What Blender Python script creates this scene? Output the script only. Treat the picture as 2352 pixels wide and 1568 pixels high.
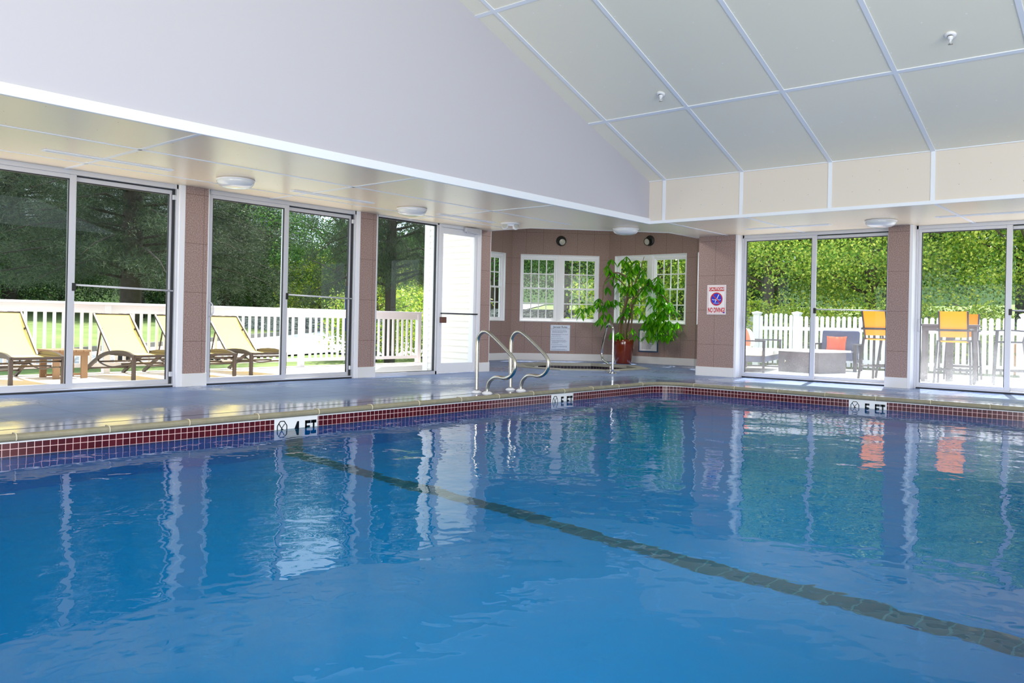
import bpy, bmesh, math, random
import numpy as np
from mathutils import Vector, Matrix

for o in list(bpy.data.objects):
    bpy.data.objects.remove(o)
SC = bpy.context.scene
COL = SC.collection
PI = math.pi
R = math.radians

# ------------------------------------------------------------------ camera
cam_d = bpy.data.cameras.new('camera')
cam = bpy.data.objects.new('camera', cam_d)
COL.objects.link(cam)
YAW, ROLL, FPX, SHY = 0.704628, 0.0208700, 1884.564, -44.871
cam_d.sensor_fit = 'HORIZONTAL'
cam_d.sensor_width = 36.0
cam_d.lens = 36.0 * FPX / 2352.0
cam_d.shift_y = -44.871 / 2352.0 * 1.0
cam_d.clip_start = 0.05
cam_d.clip_end = 500
fw = Vector((math.cos(YAW), math.sin(YAW), 0))
rt = Vector((math.sin(YAW), -math.cos(YAW), 0))
up = Vector((0, 0, 1))
r2 = math.cos(ROLL) * rt + math.sin(ROLL) * up
u2 = -math.sin(ROLL) * rt + math.cos(ROLL) * up
M = Matrix((r2, u2, -fw)).transposed().to_4x4()
M.translation = Vector((0, 0, 0.9))
cam.matrix_world = M
SC.camera = cam

# ------------------------------------------------------------------ world, sun, lights, exposure
SC.view_settings.view_transform = 'Standard'
SC.view_settings.look = 'None'
SC.view_settings.gamma = 1.0
SC.view_settings.use_curve_mapping = False
SC.view_settings.exposure = 0.0
w = bpy.data.worlds.new('sky')
SC.world = w
w.use_nodes = True
bg = w.node_tree.nodes['Background']
bg.inputs[0].default_value = (0.72, 0.86, 1.0, 1)
bg.inputs[1].default_value = 2.6

SUN_AZ, SUN_EL = R(14), R(63.5)
sd = bpy.data.lights.new('sun', 'SUN')
sd.energy = 11.0
sd.angle = R(0.6)
sd.color = (1.0, 0.95, 0.86)
sun = bpy.data.objects.new('sun', sd)
COL.objects.link(sun)
sdir = Vector((math.cos(SUN_AZ) * math.cos(SUN_EL), math.sin(SUN_AZ) * math.cos(SUN_EL), math.sin(SUN_EL)))
sun.rotation_euler = sdir.to_track_quat('Z', 'Y').to_euler()
sun.location = (20, 10, 30)


def fill_light(name, loc, direction, sx, sy, power, color):
    d = bpy.data.lights.new(name, 'AREA')
    d.shape = 'RECTANGLE'
    d.size, d.size_y = sx, sy
    d.energy = power
    d.color = color
    o = bpy.data.objects.new(name, d)
    COL.objects.link(o)
    o.location = loc
    o.rotation_euler = Vector(direction).to_track_quat('-Z', 'Z').to_euler()
    return o


# added area lights behind the camera, standing in for daylight to brighten the hall
fill_light('fill_south', (0.6, -5.2, 2.2), (0.05, 1, 0.30), 11.0, 4.0, 900, (1.0, 0.96, 0.91))
fill_light('fill_west', (-5.2, 2.0, 2.0), (1, 0.05, 0.42), 11.0, 3.8, 1650, (1.0, 0.95, 0.90))

# added unseen area light above the soffit line, brightens the spa alcove
fill_light('alcove_fill', (12.75, 8.75, 3.30), (0.15, 0.15, -1), 0.8, 0.8, 80, (1.0, 0.95, 0.88))

SC.cycles.max_bounces = 10
SC.cycles.diffuse_bounces = 5
SC.cycles.glossy_bounces = 4
SC.cycles.transmission_bounces = 6
SC.cycles.transparent_max_bounces = 10
SC.cycles.sample_clamp_indirect = 6.0
SC.cycles.caustics_reflective = False
SC.cycles.caustics_refractive = True
SC.cycles.use_denoising = True
SC.cycles.adaptive_threshold = 0.015

# ------------------------------------------------------------------ main measures
YL, XR = 9.86, 13.80            # glass planes of the two door walls
YS, XS = 6.914, 11.482          # faces of the raised ceiling well
ZC = 2.525                      # soffit height
YP, XP, ZW = 6.686, 11.547, -0.164
PX0, PY0 = 0.35, 0.22           # near edges of the pool
SLOPE = -0.3457


# ------------------------------------------------------------------ materials
def lin(r, g, b):
    return tuple(((c / 255.0) / 12.92 if c / 255.0 <= 0.04045 else ((c / 255.0 + 0.055) / 1.055) ** 2.4) for c in (r, g, b)) + (1.0,)


def new_mat(name):
    m = bpy.data.materials.new(name)
    m.use_nodes = True
    nt = m.node_tree
    for n in list(nt.nodes):
        nt.nodes.remove(n)
    out = nt.nodes.new('ShaderNodeOutputMaterial')
    return m, nt, out


def N(nt, kind, **kw):
    n = nt.nodes.new(kind)
    for k, v in kw.items():
        if k == 'inp':
            for kk, vv in v.items():
                n.inputs[kk].default_value = vv
        else:
            setattr(n, k, v)
    return n


def plain(name, col, rough=0.5, metal=0.0, spec=0.5, vary=0.0, vscale=8.0, bump=0.0, bscale=60.0, coat=0.0):
    m, nt, out = new_mat(name)
    p = N(nt, 'ShaderNodeBsdfPrincipled')
    p.inputs['Base Color'].default_value = col
    p.inputs['Roughness'].default_value = rough
    p.inputs['Metallic'].default_value = metal
    p.inputs['Specular IOR Level'].default_value = spec
    p.inputs['Coat Weight'].default_value = coat
    nt.links.new(p.outputs[0], out.inputs[0])
    if vary or bump:
        tc = N(nt, 'ShaderNodeTexCoord')
    if vary:
        nz = N(nt, 'ShaderNodeTexNoise', inp={'Scale': vscale, 'Detail': 4.0})
        nt.links.new(tc.outputs['Object'], nz.inputs['Vector'])
        mx = N(nt, 'ShaderNodeMix', data_type='RGBA')
        mx.inputs[6].default_value = tuple(c * (1 - vary) for c in col[:3]) + (1,)
        mx.inputs[7].default_value = tuple(min(1, c * (1 + vary)) for c in col[:3]) + (1,)
        nt.links.new(nz.outputs['Fac'], mx.inputs[0])
        nt.links.new(mx.outputs[2], p.inputs['Base Color'])
    if bump:
        nb = N(nt, 'ShaderNodeTexNoise', inp={'Scale': bscale, 'Detail': 3.0})
        nt.links.new(tc.outputs['Object'], nb.inputs['Vector'])
        b = N(nt, 'ShaderNodeBump', inp={'Strength': bump, 'Distance': 0.01})
        nt.links.new(nb.outputs['Fac'], b.inputs['Height'])
        nt.links.new(b.outputs[0], p.inputs['Normal'])
    return m


MAT = {}
MAT['white_trim'] = plain('white_trim', lin(232, 232, 238), 0.45)
MAT['batten'] = plain('batten', lin(232, 236, 246), 0.4)
MAT['alu'] = plain('aluminium', lin(205, 206, 214), 0.4, 0.25)
MAT['alu_dark'] = plain('dark_gasket', lin(40, 42, 48), 0.6)
MAT['base_white'] = plain('baseboard_paint', lin(222, 221, 222), 0.5)
MAT['ceil'] = plain('ceiling_panel', lin(242, 237, 222), 0.42, vary=0.015, vscale=1.2)
MAT['soffit'] = plain('soffit_panel', lin(248, 231, 204), 0.30, vary=0.02, vscale=1.0)
MAT['fascia'] = plain('fascia_panel', lin(222, 212, 202), 0.5, vary=0.015, vscale=1.4)
MAT['gable'] = plain('gable_paint', lin(190, 188, 198), 0.65, vary=0.01, vscale=1.0)
MAT['steel'] = plain('brushed_steel', lin(196, 190, 178), 0.22, 1.0)
MAT['chrome'] = plain('chrome', lin(215, 215, 218), 0.10, 1.0)
MAT['screw'] = plain('screw_head', lin(255, 255, 252), 0.4)
MAT['screw_dark'] = plain('screw_head_dark', lin(120, 112, 104), 0.5)
MAT['black'] = plain('black_plastic', lin(22, 22, 24), 0.45)
MAT['white_vinyl'] = plain('white_vinyl', lin(240, 241, 246), 0.45)
MAT['siding'] = plain('lap_siding', lin(238, 235, 228), 0.6)
MAT['rail_paint'] = plain('railing_paint', lin(238, 234, 240), 0.5)
MAT['dome'] = plain('frosted_dome', lin(222, 224, 228), 0.18, coat=0.3)
MAT['lens'] = plain('lamp_lens', lin(190, 188, 180), 0.25)
MAT['sling_frame'] = plain('bronze_frame', lin(78, 66, 60), 0.45, 0.3)
MAT['stool_frame'] = plain('stool_frame', lin(62, 62, 72), 0.45, 0.3)
MAT['wood_brown'] = plain('brown_wood', lin(150, 118, 88), 0.6, vary=0.15, vscale=20)
MAT['table_dark'] = plain('bar_table_paint', lin(98, 92, 100), 0.5)
MAT['cushion_white'] = plain('white_cushion', lin(240, 238, 232), 0.9, bump=0.2)
MAT['cushion_navy'] = plain('slate_cushion', lin(84, 90, 116), 0.9, bump=0.2)
MAT['orange_fabric'] = plain('orange_fabric', lin(232, 96, 62), 0.85, vary=0.12, vscale=14, bump=0.2)
MAT['fire_stone'] = plain('fire_table_stone', lin(92, 88, 98), 0.8, vary=0.2, vscale=7, bump=0.3, bscale=30)
MAT['orange_panel'] = plain('orange_board', lin(240, 160, 84), 0.6)
MAT['sign_white'] = plain('sign_white', lin(240, 238, 240), 0.4)
MAT['sign_red'] = plain('sign_red', lin(200, 26, 38), 0.4)
MAT['sign_blue'] = plain('sign_blue', lin(24, 52, 200), 0.4)
MAT['sign_ink'] = plain('sign_ink', lin(70, 84, 110), 0.5)
MAT['sign_pale'] = plain('sign_pale_blue', lin(206, 216, 236), 0.35)
MAT['sign_grey'] = plain('sign_grey_text', lin(138, 150, 176), 0.5)
MAT['frame_blue'] = plain('dark_blue_frame', lin(30, 76, 116), 0.4)
MAT['brass'] = plain('bronze_latch', lin(110, 72, 62), 0.4, 0.4)
MAT['marker_white'] = plain('marker_tile', lin(232, 234, 238), 0.15)
MAT['marker_black'] = plain('marker_glyph', lin(10, 14, 20), 0.2)
MAT['pot'] = plain('glazed_pot', lin(112, 42, 22), 0.12, vary=0.2, vscale=5, coat=0.6)
MAT['soil'] = plain('soil', lin(60, 44, 34), 0.95, vary=0.3, vscale=40)
MAT['stem'] = plain('plant_stem', lin(112, 92, 70), 0.8, vary=0.3, vscale=25)
MAT['bark'] = plain('bark', lin(96, 84, 76), 0.95, vary=0.35, vscale=9, bump=0.8, bscale=14)
MAT['bark_dark'] = plain('bark_dark', lin(66, 58, 52), 0.95, vary=0.35, vscale=9, bump=0.8, bscale=14)
MAT['patio'] = plain('patio_concrete', lin(214, 212, 208), 0.85, vary=0.05, vscale=2)
MAT['road'] = plain('pale_road', lin(206, 206, 208), 0.9, vary=0.04, vscale=1)
MAT['curb'] = plain('curb_stone', lin(128, 126, 122), 0.9, vary=0.15, vscale=6)
MAT['joint'] = plain('joint_dark', lin(58, 54, 54), 0.8)
MAT['mastic'] = plain('mastic', lin(206, 196, 170), 0.7)
MAT['brown_soffit'] = plain('outer_roof', lin(120, 116, 112), 0.9)
MAT['line_tile'] = plain('line_tile', lin(34, 66, 78), 0.4, vary=0.2, vscale=12)
MAT['grey_sling'] = plain('grey_sling', lin(176, 174, 186), 0.8)


def mat_panel():
    """pink-brown speckled wall board with fine seams (object space: x along the wall, z up)"""
    m, nt, out = new_mat('pink_wallboard')
    p = N(nt, 'ShaderNodeBsdfPrincipled')
    p.inputs['Roughness'].default_value = 0.62
    tc = N(nt, 'ShaderNodeTexCoord')
    nz = N(nt, 'ShaderNodeTexNoise', inp={'Scale': 70.0, 'Detail': 5.0, 'Roughness': 0.75})
    nt.links.new(tc.outputs['Object'], nz.inputs['Vector'])
    rp = N(nt, 'ShaderNodeValToRGB')
    rp.color_ramp.elements[0].position = 0.30
    rp.color_ramp.elements[0].color = lin(112, 88, 84)
    rp.color_ramp.elements[1].position = 0.72
    rp.color_ramp.elements[1].color = lin(196, 174, 168)
    e = rp.color_ramp.elements.new(0.5)
    e.color = lin(152, 127, 121)
    nt.links.new(nz.outputs['Fac'], rp.inputs[0])
    sep = N(nt, 'ShaderNodeSeparateXYZ')
    nt.links.new(tc.outputs['Object'], sep.inputs[0])

    def seam(sock, period, width, off):
        a = N(nt, 'ShaderNodeMath', operation='ADD', inp={1: off})
        nt.links.new(sock, a.inputs[0])
        b = N(nt, 'ShaderNodeMath', operation='PINGPONG', inp={1: period / 2})
        nt.links.new(a.outputs[0], b.inputs[0])
        c = N(nt, 'ShaderNodeMath', operation='LESS_THAN', inp={1: width})
        nt.links.new(b.outputs[0], c.inputs[0])
        return c.outputs[0]
    s1 = seam(sep.outputs[0], 0.41, 0.003, 0.08)
    s2 = seam(sep.outputs[2], 0.62, 0.003, 0.05)
    mx = N(nt, 'ShaderNodeMath', operation='MAXIMUM')
    nt.links.new(s1, mx.inputs[0])
    nt.links.new(s2, mx.inputs[1])
    mc = N(nt, 'ShaderNodeMix', data_type='RGBA')
    mc.inputs[7].default_value = lin(112, 88, 82)
    nt.links.new(mx.outputs[0], mc.inputs[0])
    nt.links.new(rp.outputs[0], mc.inputs[6])
    nt.links.new(mc.outputs[2], p.inputs['Base Color'])
    b = N(nt, 'ShaderNodeBump', inp={'Strength': 0.15, 'Distance': 0.004})
    nt.links.new(nz.outputs['Fac'], b.inputs['Height'])
    nt.links.new(b.outputs[0], p.inputs['Normal'])
    nt.links.new(p.outputs[0], out.inputs[0])
    return m


MAT['panel'] = mat_panel()


def mat_floor():
    m, nt, out = new_mat('slate_blue_tile')
    p = N(nt, 'ShaderNodeBsdfPrincipled')
    tc = N(nt, 'ShaderNodeTexCoord')
    br = N(nt, 'ShaderNodeTexBrick', inp={'Scale': 1.0, 'Mortar Size': 0.004, 'Mortar Smooth': 0.1, 'Brick Width': 0.62, 'Row Height': 0.31,
                                          'Color1': lin(112, 133, 178), 'Color2': lin(120, 140, 183), 'Mortar': lin(60, 70, 94)})
    br.offset = 0.0
    nt.links.new(tc.outputs['Object'], br.inputs['Vector'])
    nz = N(nt, 'ShaderNodeTexNoise', inp={'Scale': 1.3, 'Detail': 4.0})
    nt.links.new(tc.outputs['Object'], nz.inputs['Vector'])
    mx = N(nt, 'ShaderNodeMix', data_type='RGBA', blend_type='MULTIPLY')
    mx.inputs[0].default_value = 0.5
    rp = N(nt, 'ShaderNodeValToRGB')
    rp.color_ramp.elements[0].position = 0.35
    rp.color_ramp.elements[0].color = (0.66, 0.68, 0.70, 1)
    rp.color_ramp.elements[1].position = 0.65
    rp.color_ramp.elements[1].color = (1, 1, 1, 1)
    nt.links.new(nz.outputs['Fac'], rp.inputs[0])
    nt.links.new(br.outputs['Color'], mx.inputs[6])
    nt.links.new(rp.outputs[0], mx.inputs[7])
    nt.links.new(mx.outputs[2], p.inputs['Base Color'])
    # wet sheen: patches of low roughness
    wet = N(nt, 'ShaderNodeTexNoise', inp={'Scale': 0.55, 'Detail': 5.0, 'Roughness': 0.65})
    nt.links.new(tc.outputs['Object'], wet.inputs['Vector'])
    wr = N(nt, 'ShaderNodeMapRange', inp={'From Min': 0.40, 'From Max': 0.52, 'To Min': 0.18, 'To Max': 0.46})
    nt.links.new(wet.outputs['Fac'], wr.inputs['Value'])
    # splash zone beside the coping stays wet
    sp = N(nt, 'ShaderNodeSeparateXYZ')
    nt.links.new(tc.outputs['Object'], sp.inputs[0])
    my = N(nt, 'ShaderNodeMapRange', inp={'From Min': 7.05, 'From Max': 7.75, 'To Min': 0.0, 'To Max': 1.0})
    nt.links.new(sp.outputs[1], my.inputs['Value'])
    mxx = N(nt, 'ShaderNodeMapRange', inp={'From Min': 11.8, 'From Max': 12.2, 'To Min': 0.0, 'To Max': 1.0})
    nt.links.new(sp.outputs[0], mxx.inputs['Value'])
    mm = N(nt, 'ShaderNodeMath', operation='MAXIMUM')
    nt.links.new(my.outputs[0], mm.inputs[0])
    nt.links.new(mxx.outputs[0], mm.inputs[1])
    dry = N(nt, 'ShaderNodeMapRange', inp={'From Min': 0.0, 'From Max': 1.0, 'To Min': 0.12})
    nt.links.new(mm.outputs[0], dry.inputs['Value'])
    nt.links.new(wr.outputs[0], dry.inputs['To Max'])
    nt.links.new(dry.outputs[0], p.inputs['Roughness'])
    fb = N(nt, 'ShaderNodeTexNoise', inp={'Scale': 25.0, 'Detail': 3.0})
    nt.links.new(tc.outputs['Object'], fb.inputs['Vector'])
    b = N(nt, 'ShaderNodeBump', inp={'Strength': 0.05, 'Distance': 0.003})
    nt.links.new(fb.outputs['Fac'], b.inputs['Height'])
    nt.links.new(b.outputs[0], p.inputs['Normal'])
    nt.links.new(p.outputs[0], out.inputs[0])
    return m


MAT['floor'] = mat_floor()


def mat_uvtile(name, c1, c2, grout, size, mortar, rough=0.15):
    m, nt, out = new_mat(name)
    p = N(nt, 'ShaderNodeBsdfPrincipled')
    p.inputs['Roughness'].default_value = rough
    tc = N(nt, 'ShaderNodeTexCoord')
    br = N(nt, 'ShaderNodeTexBrick', inp={'Scale': 1.0, 'Mortar Size': mortar, 'Mortar Smooth': 0.05, 'Brick Width': size[0], 'Row Height': size[1],
                                          'Color1': c1, 'Color2': c2, 'Mortar': grout})
    br.offset = 0.0
    nt.links.new(tc.outputs['UV'], br.inputs['Vector'])
    nt.links.new(br.outputs['Color'], p.inputs['Base Color'])
    nt.links.new(p.outputs[0], out.inputs[0])
    return m


MAT['red_tile'] = mat_uvtile('dark_red_tile', lin(84, 24, 32), lin(66, 15, 23), lin(232, 196, 196), (0.0547, 0.0547), 0.0022)
MAT['spa_tile'] = mat_uvtile('dark_spa_tile', lin(46, 36, 56), lin(36, 28, 44), lin(120, 116, 126), (0.075, 0.075), 0.004)
MAT['plaster'] = plain('pool_plaster', (0.004, 0.43, 1.0, 1), 0.8, vary=0.08, vscale=0.8)
MAT['coping'] = plain('coping_stone', lin(142, 136, 114), 0.5, vary=0.28, vscale=16, bump=0.2, bscale=70)
MAT['spa_coping'] = plain('spa_coping_stone', lin(152, 152, 146), 0.4, vary=0.15, vscale=6)


def mat_water():
    m, nt, out = new_mat('pool_water')
    g = N(nt, 'ShaderNodeBsdfRefraction', inp={'IOR': 1.333, 'Roughness': 0.0, 'Color': (0.42, 0.93, 1.0, 1)})
    gl = N(nt, 'ShaderNodeBsdfGlossy', inp={'Roughness': 0.0})
    fr = N(nt, 'ShaderNodeFresnel', inp={'IOR': 1.25})
    mx = N(nt, 'ShaderNodeMixShader')
    nt.links.new(fr.outputs[0], mx.inputs[0])
    nt.links.new(g.outputs[0], mx.inputs[1])
    nt.links.new(gl.outputs[0], mx.inputs[2])
    tc = N(nt, 'ShaderNodeTexCoord')
    h = None
    for sc, amp, det, stretch in ((0.8, 0.020, 1.0, (1, 1, 1)), (2.6, 0.0070, 2.0, (1, 1, 1)), (9.0, 0.0017, 1.5, (1.0, 1.0, 1))):
        mp = N(nt, 'ShaderNodeMapping')
        mp.inputs['Rotation'].default_value = (0, 0, R(40))
        mp.inputs['Scale'].default_value = stretch
        nt.links.new(tc.outputs['Object'], mp.inputs[0])
        nz = N(nt, 'ShaderNodeTexNoise', inp={'Scale': sc, 'Detail': det, 'Roughness': 0.45, 'Distortion': 0.4})
        nt.links.new(mp.outputs[0], nz.inputs['Vector'])
        mu = N(nt, 'ShaderNodeMath', operation='MULTIPLY', inp={1: amp})
        nt.links.new(nz.outputs['Fac'], mu.inputs[0])
        if h is None:
            h = mu
        else:
            ad = N(nt, 'ShaderNodeMath', operation='ADD')
            nt.links.new(h.outputs[0], ad.inputs[0])
            nt.links.new(mu.outputs[0], ad.inputs[1])
            h = ad
    b = N(nt, 'ShaderNodeBump', inp={'Strength': 1.0, 'Distance': 1.0})
    nt.links.new(h.outputs[0], b.inputs['Height'])
    for q in (g, gl, fr):
        nt.links.new(b.outputs[0], q.inputs['Normal'])
    nt.links.new(mx.outputs[0], out.inputs[0])
    return m


MAT['water'] = mat_water()


def mat_glass(name, dust=0.0, tint=(1, 1, 1, 1)):
    """thin window pane: straight-through transparency, mirror sheen by incidence, optional dried-splash dust near the sill"""
    m, nt, out = new_mat(name)
    tr = N(nt, 'ShaderNodeBsdfTransparent')
    tr.inputs[0].default_value = tint
    gl = N(nt, 'ShaderNodeBsdfGlossy', inp={'Roughness': 0.0})
    fr = N(nt, 'ShaderNodeFresnel', inp={'IOR': 1.32})
    ge = N(nt, 'ShaderNodeNewGeometry')
    inv = N(nt, 'ShaderNodeMath', operation='SUBTRACT', inp={0: 1.0})
    nt.links.new(ge.outputs['Backfacing'], inv.inputs[1])
    fm = N(nt, 'ShaderNodeMath', operation='MULTIPLY')
    nt.links.new(fr.outputs[0], fm.inputs[0])
    nt.links.new(inv.outputs[0], fm.inputs[1])
    mx = N(nt, 'ShaderNodeMixShader')
    nt.links.new(fm.outputs[0], mx.inputs[0])
    nt.links.new(tr.outputs[0], mx.inputs[1])
    nt.links.new(gl.outputs[0], mx.inputs[2])
    last = mx
    if dust:
        tc = N(nt, 'ShaderNodeTexCoord')
        sep = N(nt, 'ShaderNodeSeparateXYZ')
        nt.links.new(tc.outputs['Object'], sep.inputs[0])
        mr = N(nt, 'ShaderNodeMapRange', inp={'From Min': 0.15, 'From Max': 1.15, 'To Min': dust, 'To Max': 0.0})
        nt.links.new(sep.outputs[2], mr.inputs['Value'])
        nz = N(nt, 'ShaderNodeTexNoise', inp={'Scale': 3.0, 'Detail': 4.0})
        nt.links.new(tc.outputs['Object'], nz.inputs['Vector'])
        sp = N(nt, 'ShaderNodeTexVoronoi', inp={'Scale': 55.0})
        nt.links.new(tc.outputs['Object'], sp.inputs['Vector'])
        sl = N(nt, 'ShaderNodeMath', operation='LESS_THAN', inp={1: 0.22})
        nt.links.new(sp.outputs['Distance'], sl.inputs[0])
        a = N(nt, 'ShaderNodeMath', operation='MULTIPLY', inp={1: 0.5})
        nt.links.new(sl.outputs[0], a.inputs[0])
        ad = N(nt, 'ShaderNodeMath', operation='ADD')
        nt.links.new(a.outputs[0], ad.inputs[0])
        nt.links.new(nz.outputs['Fac'], ad.inputs[1])
        fac = N(nt, 'ShaderNodeMath', operation='MULTIPLY', use_clamp=True)
        nt.links.new(mr.outputs[0], fac.inputs[0])
        nt.links.new(ad.outputs[0], fac.inputs[1])
        df = N(nt, 'ShaderNodeBsdfDiffuse', inp={'Color': (0.9, 0.92, 0.96, 1)})
        tl = N(nt, 'ShaderNodeBsdfTranslucent', inp={'Color': (0.9, 0.92, 0.96, 1)})
        dm = N(nt, 'ShaderNodeMixShader', inp={0: 0.6})
        nt.links.new(df.outputs[0], dm.inputs[1])
        nt.links.new(tl.outputs[0], dm.inputs[2])
        m2 = N(nt, 'ShaderNodeMixShader')
        nt.links.new(fac.outputs[0], m2.inputs[0])
        nt.links.new(mx.outputs[0], m2.inputs[1])
        nt.links.new(dm.outputs[0], m2.inputs[2])
        last = m2
    nt.links.new(last.outputs[0], out.inputs[0])
    return m


MAT['glass'] = mat_glass('window_glass', tint=(0.94, 0.97, 0.95, 1))
MAT['glass_dusty'] = mat_glass('splashed_glass', 0.5)
MAT['glass_hazy'] = mat_glass('hazy_glass', 0.26)


def mat_leaf(name, cols, transl=0.45, rough=0.5):
    m, nt, out = new_mat(name)
    ge = N(nt, 'ShaderNodeNewGeometry')
    rp = N(nt, 'ShaderNodeValToRGB')
    els = rp.color_ramp.elements
    while len(els) < len(cols):
        els.new(0.5)
    for i, c in enumerate(cols):
        els[i].position = i / (len(cols) - 1)
        els[i].color = c
    nt.links.new(ge.outputs['Random Per Island'], rp.inputs[0])
    df = N(nt, 'ShaderNodeBsdfPrincipled', inp={'Roughness': rough})
    tl = N(nt, 'ShaderNodeBsdfTranslucent')
    nt.links.new(rp.outputs[0], df.inputs['Base Color'])
    nt.links.new(rp.outputs[0], tl.inputs['Color'])
    mx = N(nt, 'ShaderNodeMixShader', inp={0: transl})
    nt.links.new(df.outputs[0], mx.inputs[1])
    nt.links.new(tl.outputs[0], mx.inputs[2])
    nt.links.new(mx.outputs[0], out.inputs[0])
    return m


MAT['leaf_maple'] = mat_leaf('maple_leaf', [lin(92, 140, 56), lin(140, 182, 74), lin(196, 214, 92), lin(226, 232, 118)], 0.5)
MAT['leaf_dark'] = mat_leaf('dark_leaf', [lin(40, 78, 38), lin(66, 110, 46), lin(104, 146, 60)], 0.4)
MAT['needle'] = mat_leaf('pine_needle', [lin(36, 52, 40), lin(54, 72, 50), lin(88, 102, 68)], 0.18, 0.75)
MAT['leaf_shrub'] = mat_leaf('shrub_leaf', [lin(92, 132, 44), lin(160, 190, 62), lin(214, 214, 90)], 0.45)
MAT['leaf_plant'] = mat_leaf('houseplant_leaf', [lin(52, 128, 20), lin(88, 170, 22), lin(132, 206, 34)], 0.5, 0.25)


def mat_sling(name, col, t=0.5):
    m, nt, out = new_mat(name)
    df = N(nt, 'ShaderNodeBsdfDiffuse', inp={'Color': col})
    tl = N(nt, 'ShaderNodeBsdfTranslucent', inp={'Color': col})
    mx = N(nt, 'ShaderNodeMixShader', inp={0: t})
    nt.links.new(df.outputs[0], mx.inputs[1])
    nt.links.new(tl.outputs[0], mx.inputs[2])
    nt.links.new(mx.outputs[0], out.inputs[0])
    return m


MAT['sling_yellow'] = mat_sling('yellow_sling', lin(255, 232, 146), 0.26)
MAT['sling_orange'] = mat_sling('amber_sling', lin(236, 142, 48), 0.35)


def mat_grass():
    m, nt, out = new_mat('lawn')
    p = N(nt, 'ShaderNodeBsdfPrincipled', inp={'Roughness': 0.95})
    tc = N(nt, 'ShaderNodeTexCoord')
    nz = N(nt, 'ShaderNodeTexNoise', inp={'Scale': 0.5, 'Detail': 8.0, 'Roughness': 0.7})
    nt.links.new(tc.outputs['Object'], nz.inputs['Vector'])
    rp = N(nt, 'ShaderNodeValToRGB')
    rp.color_ramp.elements[0].position = 0.3
    rp.color_ramp.elements[0].color = lin(84, 112, 52)
    rp.color_ramp.elements[1].position = 0.7
    rp.color_ramp.elements[1].color = lin(128, 138, 84)
    nt.links.new(nz.outputs['Fac'], rp.inputs[0])
    nt.links.new(rp.outputs[0], p.inputs['Base Color'])
    nt.links.new(p.outputs[0], out.inputs[0])
    return m


MAT['grass'] = mat_grass()


def mat_deck():
    m, nt, out = new_mat('terrace_boards')
    p = N(nt, 'ShaderNodeBsdfPrincipled', inp={'Roughness': 0.8})
    tc = N(nt, 'ShaderNodeTexCoord')
    br = N(nt, 'ShaderNodeTexBrick', inp={'Scale': 1.0, 'Mortar Size': 0.004, 'Brick Width': 3.0, 'Row Height': 0.14,
                                          'Color1': lin(214, 200, 190), 'Color2': lin(220, 208, 200), 'Mortar': lin(150, 138, 132)})
    nt.links.new(tc.outputs['Object'], br.inputs['Vector'])
    nt.links.new(br.outputs['Color'], p.inputs['Base Color'])
    nt.links.new(p.outputs[0], out.inputs[0])
    return m


MAT['deck'] = mat_deck()


def mat_stone():
    m, nt, out = new_mat('dry_stone')
    p = N(nt, 'ShaderNodeBsdfPrincipled', inp={'Roughness': 0.95})
    tc = N(nt, 'ShaderNodeTexCoord')
    mp = N(nt, 'ShaderNodeMapping')
    mp.inputs['Scale'].default_value = (1.0, 1.0, 2.6)
    nt.links.new(tc.outputs['Object'], mp.inputs[0])
    vo = N(nt, 'ShaderNodeTexVoronoi', inp={'Scale': 6.0}, feature='DISTANCE_TO_EDGE')
    nt.links.new(mp.outputs[0], vo.inputs['Vector'])
    vc = N(nt, 'ShaderNodeTexVoronoi', inp={'Scale': 6.0})
    nt.links.new(mp.outputs[0], vc.inputs['Vector'])
    rp = N(nt, 'ShaderNodeValToRGB')
    rp.color_ramp.elements[0].color = lin(96, 96, 100)
    rp.color_ramp.elements[1].color = lin(176, 174, 170)
    sp = N(nt, 'ShaderNodeSeparateColor')
    nt.links.new(vc.outputs['Color'], sp.inputs[0])
    nt.links.new(sp.outputs[0], rp.inputs[0])
    lt = N(nt, 'ShaderNodeMath', operation='LESS_THAN', inp={1: 0.05})
    nt.links.new(vo.outputs[0], lt.inputs[0])
    mx = N(nt, 'ShaderNodeMix', data_type='RGBA')
    mx.inputs[7].default_value = lin(48, 50, 52)
    nt.links.new(lt.outputs[0], mx.inputs[0])
    nt.links.new(rp.outputs[0], mx.inputs[6])
    nt.links.new(mx.outputs[2], p.inputs['Base Color'])
    nt.links.new(p.outputs[0], out.inputs[0])
    return m


MAT['stone'] = mat_stone()


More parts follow.
